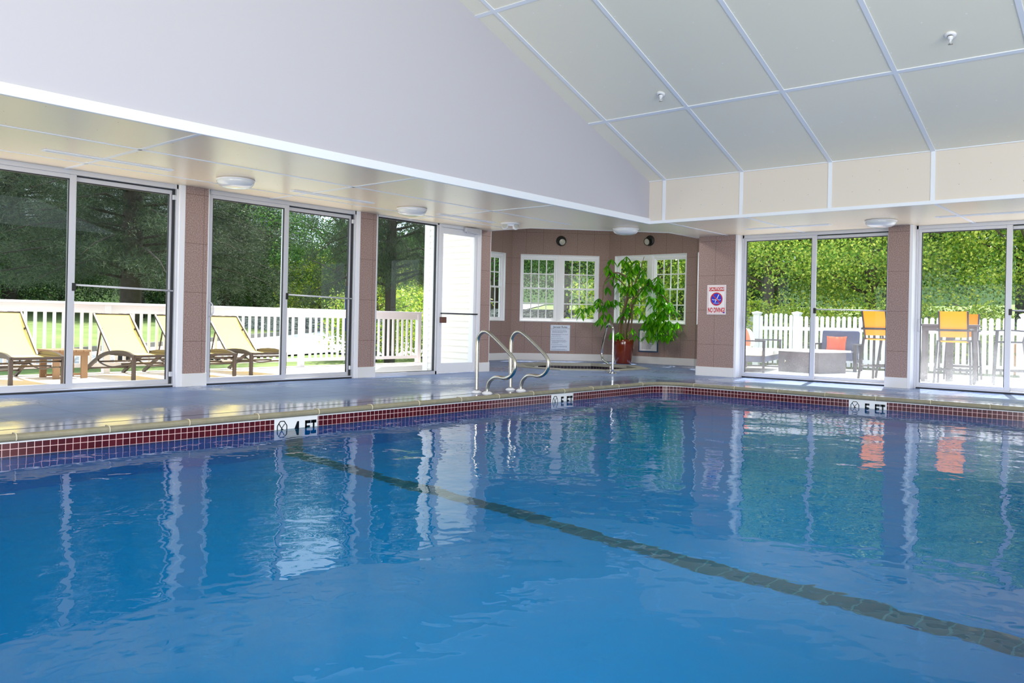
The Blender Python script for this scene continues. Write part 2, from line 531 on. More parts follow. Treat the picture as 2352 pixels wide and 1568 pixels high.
# ------------------------------------------------------------------ mesh helpers
class MB:
    def __init__(self):
        self.v, self.f, self.s, self.uv = [], [], [], {}

    def face(self, pts, smooth=False, uvs=None):
        b = len(self.v)
        self.v += [tuple(p) for p in pts]
        if uvs:
            self.uv[len(self.f)] = uvs
        self.f.append(tuple(range(b, b + len(pts))))
        self.s.append(smooth)

    def box(self, x0, x1, y0, y1, z0, z1, M=None):
        b = len(self.v)
        P = [(x0, y0, z0), (x1, y0, z0), (x1, y1, z0), (x0, y1, z0), (x0, y0, z1), (x1, y0, z1), (x1, y1, z1), (x0, y1, z1)]
        if M is not None:
            P = [tuple(M @ Vector(p)) for p in P]
        self.v += P
        for q in ((0, 3, 2, 1), (4, 5, 6, 7), (0, 1, 5, 4), (1, 2, 6, 5), (2, 3, 7, 6), (3, 0, 4, 7)):
            self.f.append(tuple(b + i for i in q))
            self.s.append(False)
        return self

    def bar(self, p, q, w, h, upv=(0, 0, 1)):
        p, q = Vector(p), Vector(q)
        d = q - p
        L = d.length
        d.normalize()
        upv = Vector(upv)
        if abs(d.dot(upv)) > 0.98:
            upv = Vector((1, 0, 0))
        s = d.cross(upv).normalized()
        u = s.cross(d)
        Mx = Matrix((d, s, u)).transposed().to_4x4()
        Mx.translation = p
        return self.box(0, L, -w / 2, w / 2, -h / 2, h / 2, Mx)

    def tube(self, pts, r, n=10, caps=True):
        pts = [Vector(p) for p in pts]
        rad = r if isinstance(r, (list, tuple)) else [r] * len(pts)
        rings = []
        prev = None
        for i, p in enumerate(pts):
            t = (pts[min(i + 1, len(pts) - 1)] - pts[max(i - 1, 0)]).normalized()
            if prev is None:
                a = Vector((0, 0, 1)) if abs(t.z) < 0.9 else Vector((1, 0, 0))
                nrm = t.cross(a).normalized()
            else:
                nrm = (prev - t * prev.dot(t)).normalized()
            prev = nrm
            bn = t.cross(nrm)
            b = len(self.v)
            for k in range(n):
                a = 2 * PI * k / n
                self.v.append(tuple(p + (nrm * math.cos(a) + bn * math.sin(a)) * rad[i]))
            rings.append(b)
        for a, b in zip(rings, rings[1:]):
            for k in range(n):
                self.f.append((a + k, a + (k + 1) % n, b + (k + 1) % n, b + k))
                self.s.append(True)
        if caps:
            self.f.append(tuple(rings[0] + k for k in reversed(range(n))))
            self.s.append(False)
            self.f.append(tuple(rings[-1] + k for k in range(n)))
            self.s.append(False)
        return self

    def lathe(self, prof, n=32, c=(0, 0, 0), M=None):
        rings = []
        for (r, z) in prof:
            b = len(self.v)
            for k in range(n):
                a = 2 * PI * k / n
                p = Vector((r * math.cos(a), r * math.sin(a), z))
                if M is not None:
                    p = M @ p
                self.v.append((p.x + c[0], p.y + c[1], p.z + c[2]))
            rings.append(b)
        for a, b in zip(rings, rings[1:]):
            for k in range(n):
                self.f.append((a + k, a + (k + 1) % n, b + (k + 1) % n, b + k))
                self.s.append(True)
        return self

    def prism(self, poly, z0, z1):
        n = len(poly)
        b = len(self.v)
        self.v += [(x, y, z0) for x, y in poly] + [(x, y, z1) for x, y in poly]
        self.f.append(tuple(b + i for i in reversed(range(n))))
        self.f.append(tuple(b + n + i for i in range(n)))
        self.s += [False, False]
        for i in range(n):
            j = (i + 1) % n
            self.f.append((b + i, b + j, b + n + j, b + n + i))
            self.s.append(False)
        return self

    def build(self, name, mat, parent=None, loc=(0, 0, 0), rz=0.0, bevel=0.0, kind=None):
        me = bpy.data.meshes.new(name)
        me.from_pydata(self.v, [], self.f)
        me.polygons.foreach_set('use_smooth', self.s)
        if self.uv:
            ul = me.uv_layers.new(name='UVMap')
            for fi, uvs in self.uv.items():
                pl = me.polygons[fi]
                for k, li in enumerate(pl.loop_indices):
                    ul.data[li].uv = uvs[k]
        me.materials.append(mat)
        me.update()
        o = bpy.data.objects.new(name, me)
        COL.objects.link(o)
        o.location = loc
        o.rotation_euler = (0, 0, rz)
        if parent:
            o.parent = parent
        if bevel:
            md = o.modifiers.new('bevel', 'BEVEL')
            md.width = bevel
            md.segments = 2
            md.limit_method = 'ANGLE'
        if kind:
            o['kind'] = kind
        return o


def tag(o, label=None, cat=None, group=None, kind=None):
    if label:
        o['label'] = label
    if cat:
        o['category'] = cat
    if group:
        o['group'] = group
    if kind:
        o['kind'] = kind
    return o


def thing(name, loc, rz=0.0, label=None, cat=None, group=None, kind=None):
    o = bpy.data.objects.new(name, None)
    o.empty_display_size = 0.2
    COL.objects.link(o)
    o.location = loc
    o.rotation_euler = (0, 0, rz)
    return tag(o, label, cat, group, kind)


def copy_tree(root, loc, rz, label=None, scale=None):
    r = root.copy()
    COL.objects.link(r)
    r.location = loc
    r.rotation_euler = (0, 0, rz)
    if scale:
        r.scale = scale
    if label:
        r['label'] = label
    for ch in list(root.children):
        c = ch.copy()
        COL.objects.link(c)
        c.parent = r
        for g in list(ch.children):
            d = g.copy()
            COL.objects.link(d)
            d.parent = c
    return r


def spline(pts, n=8):
    """Catmull-Rom through 3-D points"""
    P = [Vector(p) for p in pts]
    P = [P[0] * 2 - P[1]] + P + [P[-1] * 2 - P[-2]]
    out = []
    for i in range(1, len(P) - 2):
        for k in range(n):
            t = k / n
            a, b, c, d = P[i - 1], P[i], P[i + 1], P[i + 2]
            out.append(0.5 * ((2 * b) + (c - a) * t + (2 * a - 5 * b + 4 * c - d) * t * t + (3 * b - a - 3 * c + d) * t ** 3))
    out.append(P[-2])
    return out


def fill_holes(name, outer, holes, z, mat, kind='structure', flip=False):
    bm = bmesh.new()
    edges = []
    for loop in [outer] + holes:
        vs = [bm.verts.new((x, y, z)) for x, y in loop]
        for i in range(len(vs)):
            edges.append(bm.edges.new((vs[i], vs[(i + 1) % len(vs)])))
    bmesh.ops.triangle_fill(bm, use_beauty=True, use_dissolve=False, edges=edges)
    for f in bm.faces:
        if (f.normal.z < 0) != flip:
            f.normal_flip()
    me = bpy.data.meshes.new(name)
    bm.to_mesh(me)
    bm.free()
    me.materials.append(mat)
    o = bpy.data.objects.new(name, me)
    COL.objects.link(o)
    o['kind'] = kind
    return o


def text_mesh(s, size, align='CENTER', font_extrude=0.0, sx=1.0, bold=0.0):
    cu = bpy.data.curves.new('t', 'FONT')
    cu.body = s
    cu.size = size
    cu.align_x = align
    cu.align_y = 'CENTER'
    cu.extrude = font_extrude
    cu.offset = bold
    t = bpy.data.objects.new('t', cu)
    COL.objects.link(t)
    dg = bpy.context.evaluated_depsgraph_get()
    me = bpy.data.meshes.new_from_object(t.evaluated_get(dg))
    bpy.data.objects.remove(t)
    vs = [(v.co.x * sx, v.co.y, v.co.z) for v in me.vertices]
    fs = [tuple(p.vertices) for p in me.polygons]
    return vs, fs


def add_text(mb, s, size, at, right, upv, nrm, sx=1.0, bold=0.0, depth=0.001):
    vs, fs = text_mesh(s, size, sx=sx, bold=bold)
    at, right, upv, nrm = Vector(at), Vector(right), Vector(upv), Vector(nrm)
    b = len(mb.v)
    for x, y, z in vs:
        mb.v.append(tuple(at + right * x + upv * y + nrm * depth))
    for f in fs:
        mb.f.append(tuple(b + i for i in f))
        mb.s.append(False)


# ------------------------------------------------------------------ setting: floor, pool, walls, ceilings
OCT = [(10.92, 10.02), (10.92, 11.05), (12.57, 12.70), (14.90, 12.70), (16.55, 11.05), (16.55, 8.72), (14.90, 7.07), (13.95, 7.07)]


def pool_loop(r=0.42, inset=0.0, n=8):
    x0, x1, y0, y1 = PX0 + inset, XP - inset, PY0 + inset, YP - inset
    pts = []
    for cx, cy, a0 in ((x1 - r, y1 - r, 0), (x0 + r, y1 - r, 90), (x0 + r, y0 + r, 180), (x1 - r, y0 + r, 270)):
        for k in range(n + 1):
            a = R(a0 + 90 * k / n)
            pts.append((cx + r * math.cos(a), cy + r * math.sin(a)))
    return pts


SPA_C = (13.85, 9.95)


def octo(ap, c=SPA_C, rot=22.5):
    rr = ap / math.cos(R(22.5))
    return [(c[0] + rr * math.cos(R(rot + 45 * k)), c[1] + rr * math.sin(R(rot + 45 * k))) for k in range(8)]


floor_outer = [(-5.5, -5.5), (13.95, -5.5), (13.95, 7.07)] + [(14.90, 7.07), (16.55, 8.72), (16.55, 11.05), (14.90, 12.70), (12.57, 12.70), (10.92, 11.05), (10.92, 10.02)] + [(-5.5, 10.02)]
floor = fill_holes('floor', floor_outer, [pool_loop(inset=-0.012), octo(1.15)], 0.0, MAT['floor'])
tag(floor, 'slate blue tiled pool deck with wet patches', None)

# coping bullnose: a rounded stone lip that follows the pool edge, with mastic joints
loop = pool_loop()
L = len(loop)
cen = [0.0]
for i in range(L):
    a, b = loop[i], loop[(i + 1) % L]
    cen.append(cen[-1] + math.hypot(b[0] - a[0], b[1] - a[1]))


def inward(i):
    a, b = loop[(i - 1) % L], loop[(i + 1) % L]
    t = Vector((b[0] - a[0], b[1] - a[1])).normalized()
    return Vector((-t.y, t.x))   # loop runs counter-clockwise


cop = MB()
prof = [(-0.012, 0.0005), (0.000, 0.003), (0.016, 0.001), (0.027, -0.008), (0.032, -0.022), (0.030, -0.038), (0.020, -0.050), (0.0, -0.057)]
for i in range(L):
    j = (i + 1) % L
    ni, nj = inward(i), inward(j)
    for (d0, z0), (d1, z1) in zip(prof, prof[1:]):
        pa = (loop[i][0] + ni.x * d0, loop[i][1] + ni.y * d0, z0)
        pb = (loop[j][0] + nj.x * d0, loop[j][1] + nj.y * d0, z0)
        pc = (loop[j][0] + nj.x * d1, loop[j][1] + nj.y * d1, z1)
        pd = (loop[i][0] + ni.x * d1, loop[i][1] + ni.y * d1, z1)
        cop.face([pa, pd, pc, pb], True)
coping = tag(cop.build('pool_coping', MAT['coping']), 'rounded tan stone coping around the pool edge', 'coping', kind='structure')
gr = MB()
for i in range(L):
    j = (i + 1) % L
    ni, nj = inward(i), inward(j)
    gr.face([(loop[i][0] + ni.x * .003, loop[i][1] + ni.y * .003, -0.066), (loop[i][0] + ni.x * .003, loop[i][1] + ni.y * .003, -0.052),
             (loop[j][0] + nj.x * .003, loop[j][1] + nj.y * .003, -0.052), (loop[j][0] + nj.x * .003, loop[j][1] + nj.y * .003, -0.066)])
gr.build('grout_line', MAT['marker_white'], coping)
jm = MB()
for x in [0.9 + 0.672 * k for k in range(16)]:
    pth = [(x, YP - d, z) for d, z in [(-0.05, 0.002), (0.0, 0.005), (0.017, 0.003), (0.029, -0.008), (0.034, -0.022), (0.032, -0.038), (0.020, -0.052)]]
    jm.tube(pth, 0.005, 6)
for y in [0.7 + 0.672 * k for k in range(9)]:
    pth = [(XP - d, y, z) for d, z in [(-0.05, 0.002), (0.0, 0.005), (0.017, 0.003), (0.029, -0.008), (0.034, -0.022), (0.032, -0.038), (0.020, -0.052)]]
    jm.tube(pth, 0.005, 6)
jm.build('mastic_joint', MAT['mastic'], coping)
jl = MB()
jl.box(-1, 11.75, YP + 0.265, YP + 0.277, 0.0, 0.0012)
jl.box(XP + 0.265, XP + 0.277, -1, YP + 0.265, 0.0, 0.0012)
jl.build('expansion_joint', MAT['joint'], coping)

# pool basin: tile band + plaster walls and floor
ZT0, ZTM, ZT1 = -0.055, -0.166, -0.274
tb = MB()
tb2 = MB()
pw = MB()


def pool_floor_z(x):
    return -1.42 if x < 3.0 else (-1.42 - 0.09 * (x - 3.0) if x < 9 else -1.96)


for i in range(L):
    j = (i + 1) % L
    (xa, ya), (xb, yb) = loop[i], loop[j]
    u0, u1 = cen[i], cen[i + 1]
    tb.face([(xa, ya, ZTM), (xa, ya, ZT0), (xb, yb, ZT0), (xb, yb, ZTM)], False,
            [(u0, ZTM - ZT0), (u0, 0), (u1, 0), (u1, ZTM - ZT0)])
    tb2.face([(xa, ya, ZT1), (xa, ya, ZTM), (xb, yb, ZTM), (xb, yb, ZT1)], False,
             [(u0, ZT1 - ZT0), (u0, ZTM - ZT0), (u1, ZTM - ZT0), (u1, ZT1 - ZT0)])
    seg = 12 if abs(xb - xa) > 4 else 1
    for k in range(seg):
        t0, t1 = k / seg, (k + 1) / seg
        x0, x1 = xa + (xb - xa) * t0, xa + (xb - xa) * t1
        y0, y1 = ya + (yb - ya) * t0, ya + (yb - ya) * t1
        pw.face([(x0, y0, pool_floor_z(x0)), (x0, y0, ZT1), (x1, y1, ZT1), (x1, y1, pool_floor_z(x1))])
xs = [PX0 - 0.05, 3.0, 9.0, XP + 0.05]
for a, b in zip(xs, xs[1:]):
    pw.face([(a, PY0 - 0.05, pool_floor_z(a)), (b, PY0 - 0.05, pool_floor_z(b)), (b, YP + 0.05, pool_floor_z(b)), (a, YP + 0.05, pool_floor_z(a))])
basin = tag(pw.build('pool_basin', MAT['plaster']), 'blue plastered swimming pool basin', 'pool', kind='structure')
tb.build('tile_band', MAT['red_tile'], basin)
MAT['water_tint_tile'] = mat_uvtile('water_scatter_tile', lin(40, 150, 200), lin(30, 138, 192), lin(236, 240, 246), (0.0547, 0.0547), 0.0022)  # blue light scattered in the water is put into this tile colour
tb2.build('submerged_tile_band', MAT['water_tint_tile'], basin)
ln = MB()
xl = 4.66
ln.face([(xl - .095, PY0, pool_floor_z(xl - .095) + .006), (xl + .095, PY0, pool_floor_z(xl + .095) + .006),
         (xl + .095, YP - .004, pool_floor_z(xl + .095) + .006), (xl - .095, YP - .004, pool_floor_z(xl - .095) + .006)], False,
        [(0, 0), (0.19, 0), (0.19, 6.4), (0, 6.4)])
ln.face([(xl - .095, YP - .004, pool_floor_z(xl) + .006), (xl + .095, YP - .004, pool_floor_z(xl)), (xl + .095, YP - .004, ZT1), (xl - .095, YP - .004, ZT1)], False,
        [(0, 0), (0.19, 0), (0.19, 1.2), (0, 1.2)])
MAT['line_uv'] = mat_uvtile('dark_line_tile', (0.03, 0.17, 0.25, 1), (0.04, 0.20, 0.28, 1), (0.14, 0.36, 0.45, 1), (0.19, 0.152), 0.006, 0.4)
ln.build('depth_line', MAT['line_uv'], basin)
wt = MB()
wl = pool_loop()
wt.face([(x, y, ZW) for x, y in wl])
water = tag(wt.build('water', MAT['water']), 'rippled blue swimming pool water', 'water', kind='structure')

# depth markers set into the tile band
GLY = {
    'F': [(0, 1, 0.80, 1.0), (0, 0.9, 0.50, 0.66), (0, 0.30, 0, 1)],
    'T': [(0, 1, 0.80, 1.0), (0.35, 0.65, 0, 1)],
}


def depth_marker(loc, ax, digit, label, group):
    """ax: unit vector to the reader's right; the plaque faces the pool"""
    ax = Vector(ax)
    nz = Vector((0, 0, 1))
    nrm = ax.cross(nz) * 1.0
    t = thing('depth_marker', loc, 0, label, 'depth marker', group)
    Mx = Matrix((ax, -nrm, nz)).transposed().to_4x4()
    pl = MB()
    W, Z0, Z1 = 0.490, -0.215, 0.0
    pl.box(0, W, -0.006, 0.004, Z0, Z1, Mx)
    pl.build('plaque', MAT['marker_white'], t, bevel=0.001)
    g = MB()
    d0, d1 = -0.009, -0.005

    def gbox(x0, x1, z0, z1):
        g.box(x0, x1, d0, d1, z0, z1, Mx)

    def gline(a, b, w_):
        a, b = Vector((a[0], -0.0075, a[1])), Vector((b[0], -0.0075, b[1]))
        g.bar(Mx @ a, Mx @ b, w_, 0.004, nrm)
    for ch, x0 in (('F', 0.342), ('T', 0.410)):
        wch, h0, h1 = 0.062, -0.190, -0.042
        for (a, b, c, d) in GLY[ch]:
            gbox(x0 + a * wch, x0 + b * wch, h0 + c * (h1 - h0), h0 + d * (h1 - h0))
    x0, wch, h0, h1 = 0.214, 0.060, -0.190, -0.042
    H = h1 - h0
    if digit == '4':
        pts = [(0.95, 1.0), (0.60, 1.0), (0.0, 0.42), (0.0, 0.20), (0.60, 0.20), (0.60, 0.0), (0.95, 0.0)]
        q = [Mx @ Vector((x0 + a * wch, -0.0085, h0 + b * H)) for a, b in pts]
        g.face(list(reversed(q)))
    else:
        for (a, b, c, d) in [(0, 0.95, 0.82, 1.0), (0, 0.32, 0.50, 1.0), (0, 0.80, 0.46, 0.66), (0.62, 1.0, 0.12, 0.58), (0, 0.85, 0, 0.18), (0, 0.30, 0.10, 0.26)]:
            gbox(x0 + a * wch, x0 + b * wch, h0 + c * H, h0 + d * H)
    g.build('lettering', MAT['marker_black'], t)
    # no-diving pictogram: octagon ring, slash and diver
    g = MB()
    cx, cz, rr, rz_ = 0.082, -0.104, 0.054, 0.076
    oc = [(cx + rr * math.cos(R(22.5 + 45 * k)) * 1.05, cz + rz_ * math.sin(R(22.5 + 45 * k)) * 1.05) for k in range(8)]
    for k in range(8):
        gline(oc[k], oc[(k + 1) % 8], 0.008)
    gline((cx - 0.038, cz + 0.056), (cx + 0.038, cz - 0.056), 0.007)
    gline((cx + 0.028, cz + 0.048), (cx - 0.004, cz + 0.008), 0.006)
    gline((cx - 0.004, cz + 0.004), (cx - 0.018, cz - 0.012), 0.006)
    ring = [(cx + 0.004 + 0.011 * math.cos(R(60 * k)), cz - 0.010 + 0.011 * math.sin(R(60 * k))) for k in range(6)]
    for k in range(6):
        gline(ring[k], ring[(k + 1) % 6], 0.005)
    g.build('no_diving_symbol', MAT['marker_black'], t)
    return t


depth_marker((4.443, YP, -0.056), (1, 0, 0), '4', 'white pool tile marker reading 4 FT beside a no diving symbol', 'depth markers on the pool edge')
depth_marker((8.703, YP, -0.056), (1, 0, 0), '5', 'white 5 FT pool tile marker below the two steel grab rails', 'depth markers on the pool edge')
depth_marker((XP, 3.741, -0.056), (0, -1, 0), '5', 'white 5 FT pool tile marker under the sliding doors facing the picket fence', 'depth markers on the pool edge')


# --- walls
def wall(name, p0, p1, z0, z1, thick, mat, holes=(), label=None):
    """interior face runs p0 -> p1 (room on its right-hand side seen from above), thickness outwards (+y local)"""
    p0, p1 = Vector(p0), Vector(p1)
    d = p1 - p0
    Lw = d.length
    rz = math.atan2(d.y, d.x)
    mb = MB()
    if not holes:
        mb.box(0, Lw, 0, thick, z0, z1)
    else:
        x = 0
        for (a, b, c, e) in holes:
            if a > x:
                mb.box(x, a, 0, thick, z0, z1)
            mb.box(a, b, 0, thick, z0, c)
            mb.box(a, b, 0, thick, e, z1)
            x = b
        if x < Lw:
            mb.box(x, Lw, 0, thick, z0, z1)
    o = mb.build(name, mat, None, (p0.x, p0.y, 0), rz, kind='structure')
    if label:
        o['label'] = label
    return o


ZG = 3.35
TH = 0.16
WZ0, WZ1 = 0.92, 2.525
# spa alcove (octagon), walls listed clockwise seen from above so that +y local points outdoors
SEG = {'west': ((10.92, 9.99), (10.92, 11.05)), 'northwest': ((10.92, 11.05), (12.57, 12.70)), 'north': ((12.57, 12.70), (14.90, 12.70)),
       'northeast': ((14.90, 12.70), (16.55, 11.05)), 'east': ((16.55, 11.05), (16.55, 8.72)), 'southeast': ((16.55, 8.72), (14.90, 7.07)),
       'south': ((14.90, 7.07), (13.78, 7.07))}
HOLES = {'north': (0.31, 2.08, WZ0, WZ1), 'northeast': (0.20, 2.10, WZ0, WZ1), 'east': (0.18, 2.09, WZ0, WZ1), 'southeast': (0.13, 2.03, WZ0, WZ1)}
alcove = {}
for k, (a, b) in SEG.items():
    alcove[k] = wall('wall_alcove_' + k, a, b, -0.4, ZG, TH, MAT['panel'], [HOLES[k]] if k in HOLES else ())
    d = Vector(b) - Vector(a)
    bb = MB()
    bb.box(0.0, d.length, -0.014, 0.0, 0, 0.165)
    o = bb.build('baseboard_alcove_' + k, MAT['base_white'], None, (a[0], a[1], 0), math.atan2(d.y, d.x), bevel=0.004, kind='structure')
gc = fill_holes('ceiling_alcove', [(10.7, 9.9), (10.7, 11.2), (12.5, 12.9), (15.0, 12.9), (16.75, 11.15), (16.75, 8.6), (15.0, 6.9), (13.6, 6.9), (12.6, 7.2), (10.9, 8.9)], [], ZG, MAT['ceil'], flip=True)
rf = MB()
rim = [(10.6, 9.8), (10.6, 11.25), (12.45, 13.0), (15.05, 13.0), (16.9, 11.2), (16.9, 8.55), (15.05, 6.7), (13.5, 6.7), (12.4, 6.95), (10.6, 8.7)]
for i in range(len(rim)):
    a, b = rim[i], rim[(i + 1) % len(rim)]
    rf.face([(a[0], a[1], ZG), (b[0], b[1], ZG), (13.73, 9.88, 5.1)])
rf.build('roof_alcove', MAT['brown_soffit'], kind='structure')


def bay_window(idx, key, two=True):
    """white vinyl twin double-hung windows with 4 x 2 grids per sash; local x along the wall, +y outdoors"""
    a, b = SEG[key]
    d = Vector(b) - Vector(a)
    h0, h1, z0, z1 = HOLES[key]
    rz = math.atan2(d.y, d.x)
    t = thing('window_%d' % idx, (a[0], a[1], 0), rz, None, None, None, 'structure')
    fr = MB()
    f = 0.045
    yo0, yo1 = 0.06, 0.14
    # reveal lining and stool
    fr.box(h0, h0 + 0.012, -0.012, 0.16, z0, z1)
    fr.box(h1 - 0.012, h1, -0.012, 0.16, z0, z1)
    fr.box(h0 + 0.012, h1 - 0.012, -0.0119, 0.159, z1 - 0.012, z1)
    fr.box(h0 + 0.012, h1 - 0.012, -0.02, 0.159, z0 + 0.001, z0 + 0.018)
    mid = (h0 + h1) / 2
    fr.box(mid - 0.05, mid + 0.05, yo0 - 0.03, yo1 - 0.002, z0 + 0.0185, z1 - 0.0125)
    for (u0, u1) in ((h0 + 0.012, mid - 0.05), (mid + 0.05, h1 - 0.012)):
        fr.box(u0, u0 + f, yo0, yo1, z0 + 0.019, z1 - 0.013)
        fr.box(u1 - f, u1, yo0, yo1, z0 + 0.019, z1 - 0.013)
        fr.box(u0 + f, u1 - f, yo0 + 0.001, yo1 - 0.001, z1 - 0.09, z1 - 0.013)
        fr.box(u0 + f, u1 - f, yo0 + 0.001, yo1 - 0.001, z0 + 0.019, z0 + 0.06)
    fr.build('frame', MAT['white_vinyl'], t)
    zm = (z0 + z1) / 2
    for (u0, u1) in ((h0 + 0.012 + f, mid - 0.05 - f), (mid + 0.05 + f, h1 - 0.012 - f)):
        for (s0, s1, yy) in ((z0 + 0.06, zm + 0.02, 0.085), (zm - 0.02, z1 - 0.09, 0.11)):
            sm = MB()
            sf = 0.032
            sm.box(u0, u0 + sf, yy - 0.012, yy + 0.012, s0, s1)
            sm.box(u1 - sf, u1, yy - 0.012, yy + 0.012, s0, s1)
            sm.box(u0 + sf, u1 - sf, yy - 0.012, yy + 0.012, s0, s0 + sf)
            sm.box(u0 + sf, u1 - sf, yy - 0.012, yy + 0.012, s1 - sf, s1)
            for k in range(1, 4):
                xx = u0 + sf + (u1 - u0 - 2 * sf) * k / 4
                sm.box(xx - 0.012, xx + 0.012, yy - 0.007, yy + 0.007, s0 + sf, s1 - sf)
            zz = (s0 + s1) / 2
            sm.box(u0 + sf, u1 - sf, yy - 0.0065, yy + 0.0065, zz - 0.012, zz + 0.012)
            so = sm.build('sash', MAT['white_vinyl'], t)
            gm = MB()
            gm.face([(u0 + sf, yy, s0 + sf), (u1 - sf, yy, s0 + sf), (u1 - sf, yy, s1 - sf), (u0 + sf, yy, s1 - sf)])
            gm.build('glass_pane', MAT['glass'], so)
    lk = MB()
    for u in ((h0 + mid) / 2, (mid + h1) / 2):
        lk.box(u - 0.03, u + 0.03, 0.05, 0.075, zm - 0.008, zm + 0.012)
    lk.build('sash_lock', MAT['white_trim'], t)
    return t


bay_window(1, 'north')
bay_window(2, 'northeast')
bay_window(3, 'east')
bay_window(4, 'southeast')

# soffit over the walkways
soff_poly = [(-5.5, YS), (XS, YS), (XS, -5.5), (14.0, -5.5), (14.0, 7.25), (12.75, 7.26), (10.96, 8.95), (10.92, 10.05), (-5.5, 10.05)]
soffit = fill_holes('ceiling_soffit', soff_poly, [], ZC, MAT['soffit'], flip=True)
sb = MB()
zb0 = ZC - 0.006
sb.box(-5.5, 10.9, 8.05, 8.085, zb0, ZC)
sb.box(-5.5, 10.9, 9.30, 9.32, zb0, ZC)
for x in (-1.4, 1.2, 3.767, 6.42, 8.98):
    sb.box(x - 0.02, x + 0.02, YS, YL, zb0, ZC)
for y in (6.58, 5.27, 2.70, 0.1, -2.5):
    sb.box(XS, XR, y - 0.02, y + 0.02, zb0, ZC)
sb.build('batten', MAT['batten'], soffit)
st = MB()
tr = [(XR + 0.1, 7.25), (12.75, 7.26), (10.96, 8.95), (10.92, 9.99)]
for a, b in zip(tr, tr[1:]):
    st.bar((a[0], a[1], ZC + 0.02), (b[0], b[1], ZC + 0.02), 0.03, 0.05)
st.build('edge_trim', MAT['white_trim'], soffit)
dr = MB()
for a, b in zip(tr, tr[1:]):
    dr.face([(a[0], a[1], ZC), (b[0], b[1], ZC), (b[0], b[1], ZG + 0.05), (a[0], a[1], ZG + 0.05)])
dr.build('drop_face', MAT['panel'], soffit)
random.seed(3)
sw = MB()


def disc(mb, c, r, n1, n2):
    c, n1, n2 = Vector(c), Vector(n1), Vector(n2)
    mb.face([c + (n1 * math.cos(2 * PI * k / 8) + n2 * math.sin(2 * PI * k / 8)) * r for k in range(8)])


for x in [0.5 + 0.65 * k for k in range(17)]:
    for y in (7.05, 7.5, 7.95, 8.2, 8.75, 9.2):
        disc(sw, (x + random.uniform(-.1, .1), y + random.uniform(-.04, .04), ZC - 0.003), 0.005, (1, 0, 0), (0, 1, 0))
for y in [0.3 + 0.4 * k for k in range(16)]:
    for x in (11.7, 12.15, 12.6, 13.2):
        disc(sw, (x + random.uniform(-.05, .05), y + random.uniform(-.05, .05), ZC - 0.003), 0.005, (1, 0, 0), (0, 1, 0))
sw.build('screw_head', MAT['screw_dark'], soffit, kind='stuff')

# gable wall above the left soffit edge
ZF = 3.204
RX, RZ = 3.2, ZF + 0.3457 * (XS - 3.2)
gm = MB()
gp = [(-5.08, ZC), (XS, ZC), (XS, ZF), (RX, RZ), (-5.08, ZF)]
gm.face([(x, YS, z) for x, z in gp])
gm.face([(x, YS + 0.15, z) for x, z in reversed(gp)])
gable = gm.build('wall_gable', MAT['gable'], kind='structure')
t1 = MB()
t1.box(-5.0, XS + 0.012, YS - 0.022, YS + 0.02, ZC - 0.0045, ZC + 0.088)
t1.build('base_trim', MAT['batten'], gable, bevel=0.004)
# fascia on the right
fm_ = MB()
fm_.box(XS, XS + 0.12, -5.5, YS - 0.001, ZC + 0.003, ZF + 0.03)
fascia = fm_.build('wall_fascia', MAT['fascia'], kind='structure')
t2 = MB()
t2.box(XS - 0.014, XS + 0.02, -5.5, YS - 0.022, ZC - 0.004, ZC + 0.042)
for k in range(9):
    y = 6.640 - 1.303 * k
    t2.box(XS - 0.010, XS, y - 0.026, y + 0.026, ZC + 0.042, ZF)
t2.build('batten', MAT['batten'], fascia)
fs = MB()
for k in range(9):
    for dy in (0.3, 0.65, 1.0):
        for z in (2.75, 3.0):
            disc(fs, (XS - 0.003, 6.64 - 1.303 * k - dy, z + random.uniform(-.03, .03)), 0.004, (0, 1, 0), (0, 0, 1))
fs.build('screw_head', MAT['screw_dark'], fascia)

# sloped ceiling (right slope visible) and its mirror slope
cs = MB()
def zs(x):
    return ZF + SLOPE * (x - XS)


cs.face([(XS + 0.1, -5.5, zs(XS + 0.1)), (XS + 0.1, YS + .1, zs(XS + 0.1)), (RX, YS + .1, RZ), (RX, -5.5, RZ)])
cs.face([(-5.08, -5.5, ZF), (RX, -5.5, RZ), (RX, YS + .1, RZ), (-5.08, YS + .1, ZF)])
ceil = cs.build('ceiling', MAT['ceil'], kind='structure')
sl = MB()
nrm = Vector((-0.3267, 0, -0.9451))
for k in range(9):
    y = 6.625 - 1.297 * k
    wv = 0.026
    for dz in (0.008,):
        a = Vector((XS, y, zs(XS))) + nrm * 0.005
        b = Vector((RX, y, RZ)) + nrm * 0.005
        sl.bar(a, b, 2 * wv, 0.010, nrm)
for x in (9.768, 7.338, 4.91):
    a = Vector((x, -5.4, zs(x))) + nrm * 0.005
    b = Vector((x, YS, zs(x))) + nrm * 0.005
    sl.bar(a, b, 0.052, 0.0101, nrm)
sl.bar(Vector((XS, -5.4, ZF)) + Vector((-0.01, 0, 0)), Vector((XS, YS, ZF)) + Vector((-0.01, 0, 0)), 0.012, 0.012)
sl.build('batten', MAT['batten'], ceil)
ss = MB()
tdir = Vector((0.9451, 0, -0.3267))
for k in range(9):
    y0 = 6.625 - 1.297 * k
    for s in range(17):
        x = XS - 0.15 - 0.38 * s
        for dy in (-0.055, 0.055, -0.45, -0.85):
            if dy in (-0.45, -0.85) and s % 2:
                continue
            y = y0 + dy + random.uniform(-.01, .01)
            if y > YS - 0.03:
                continue
            disc(ss, Vector((x, y, zs(x))) + nrm * 0.003, 0.0085, tdir, (0, 1, 0))
ss.build('screw_head', MAT['screw'], ceil, kind='stuff')
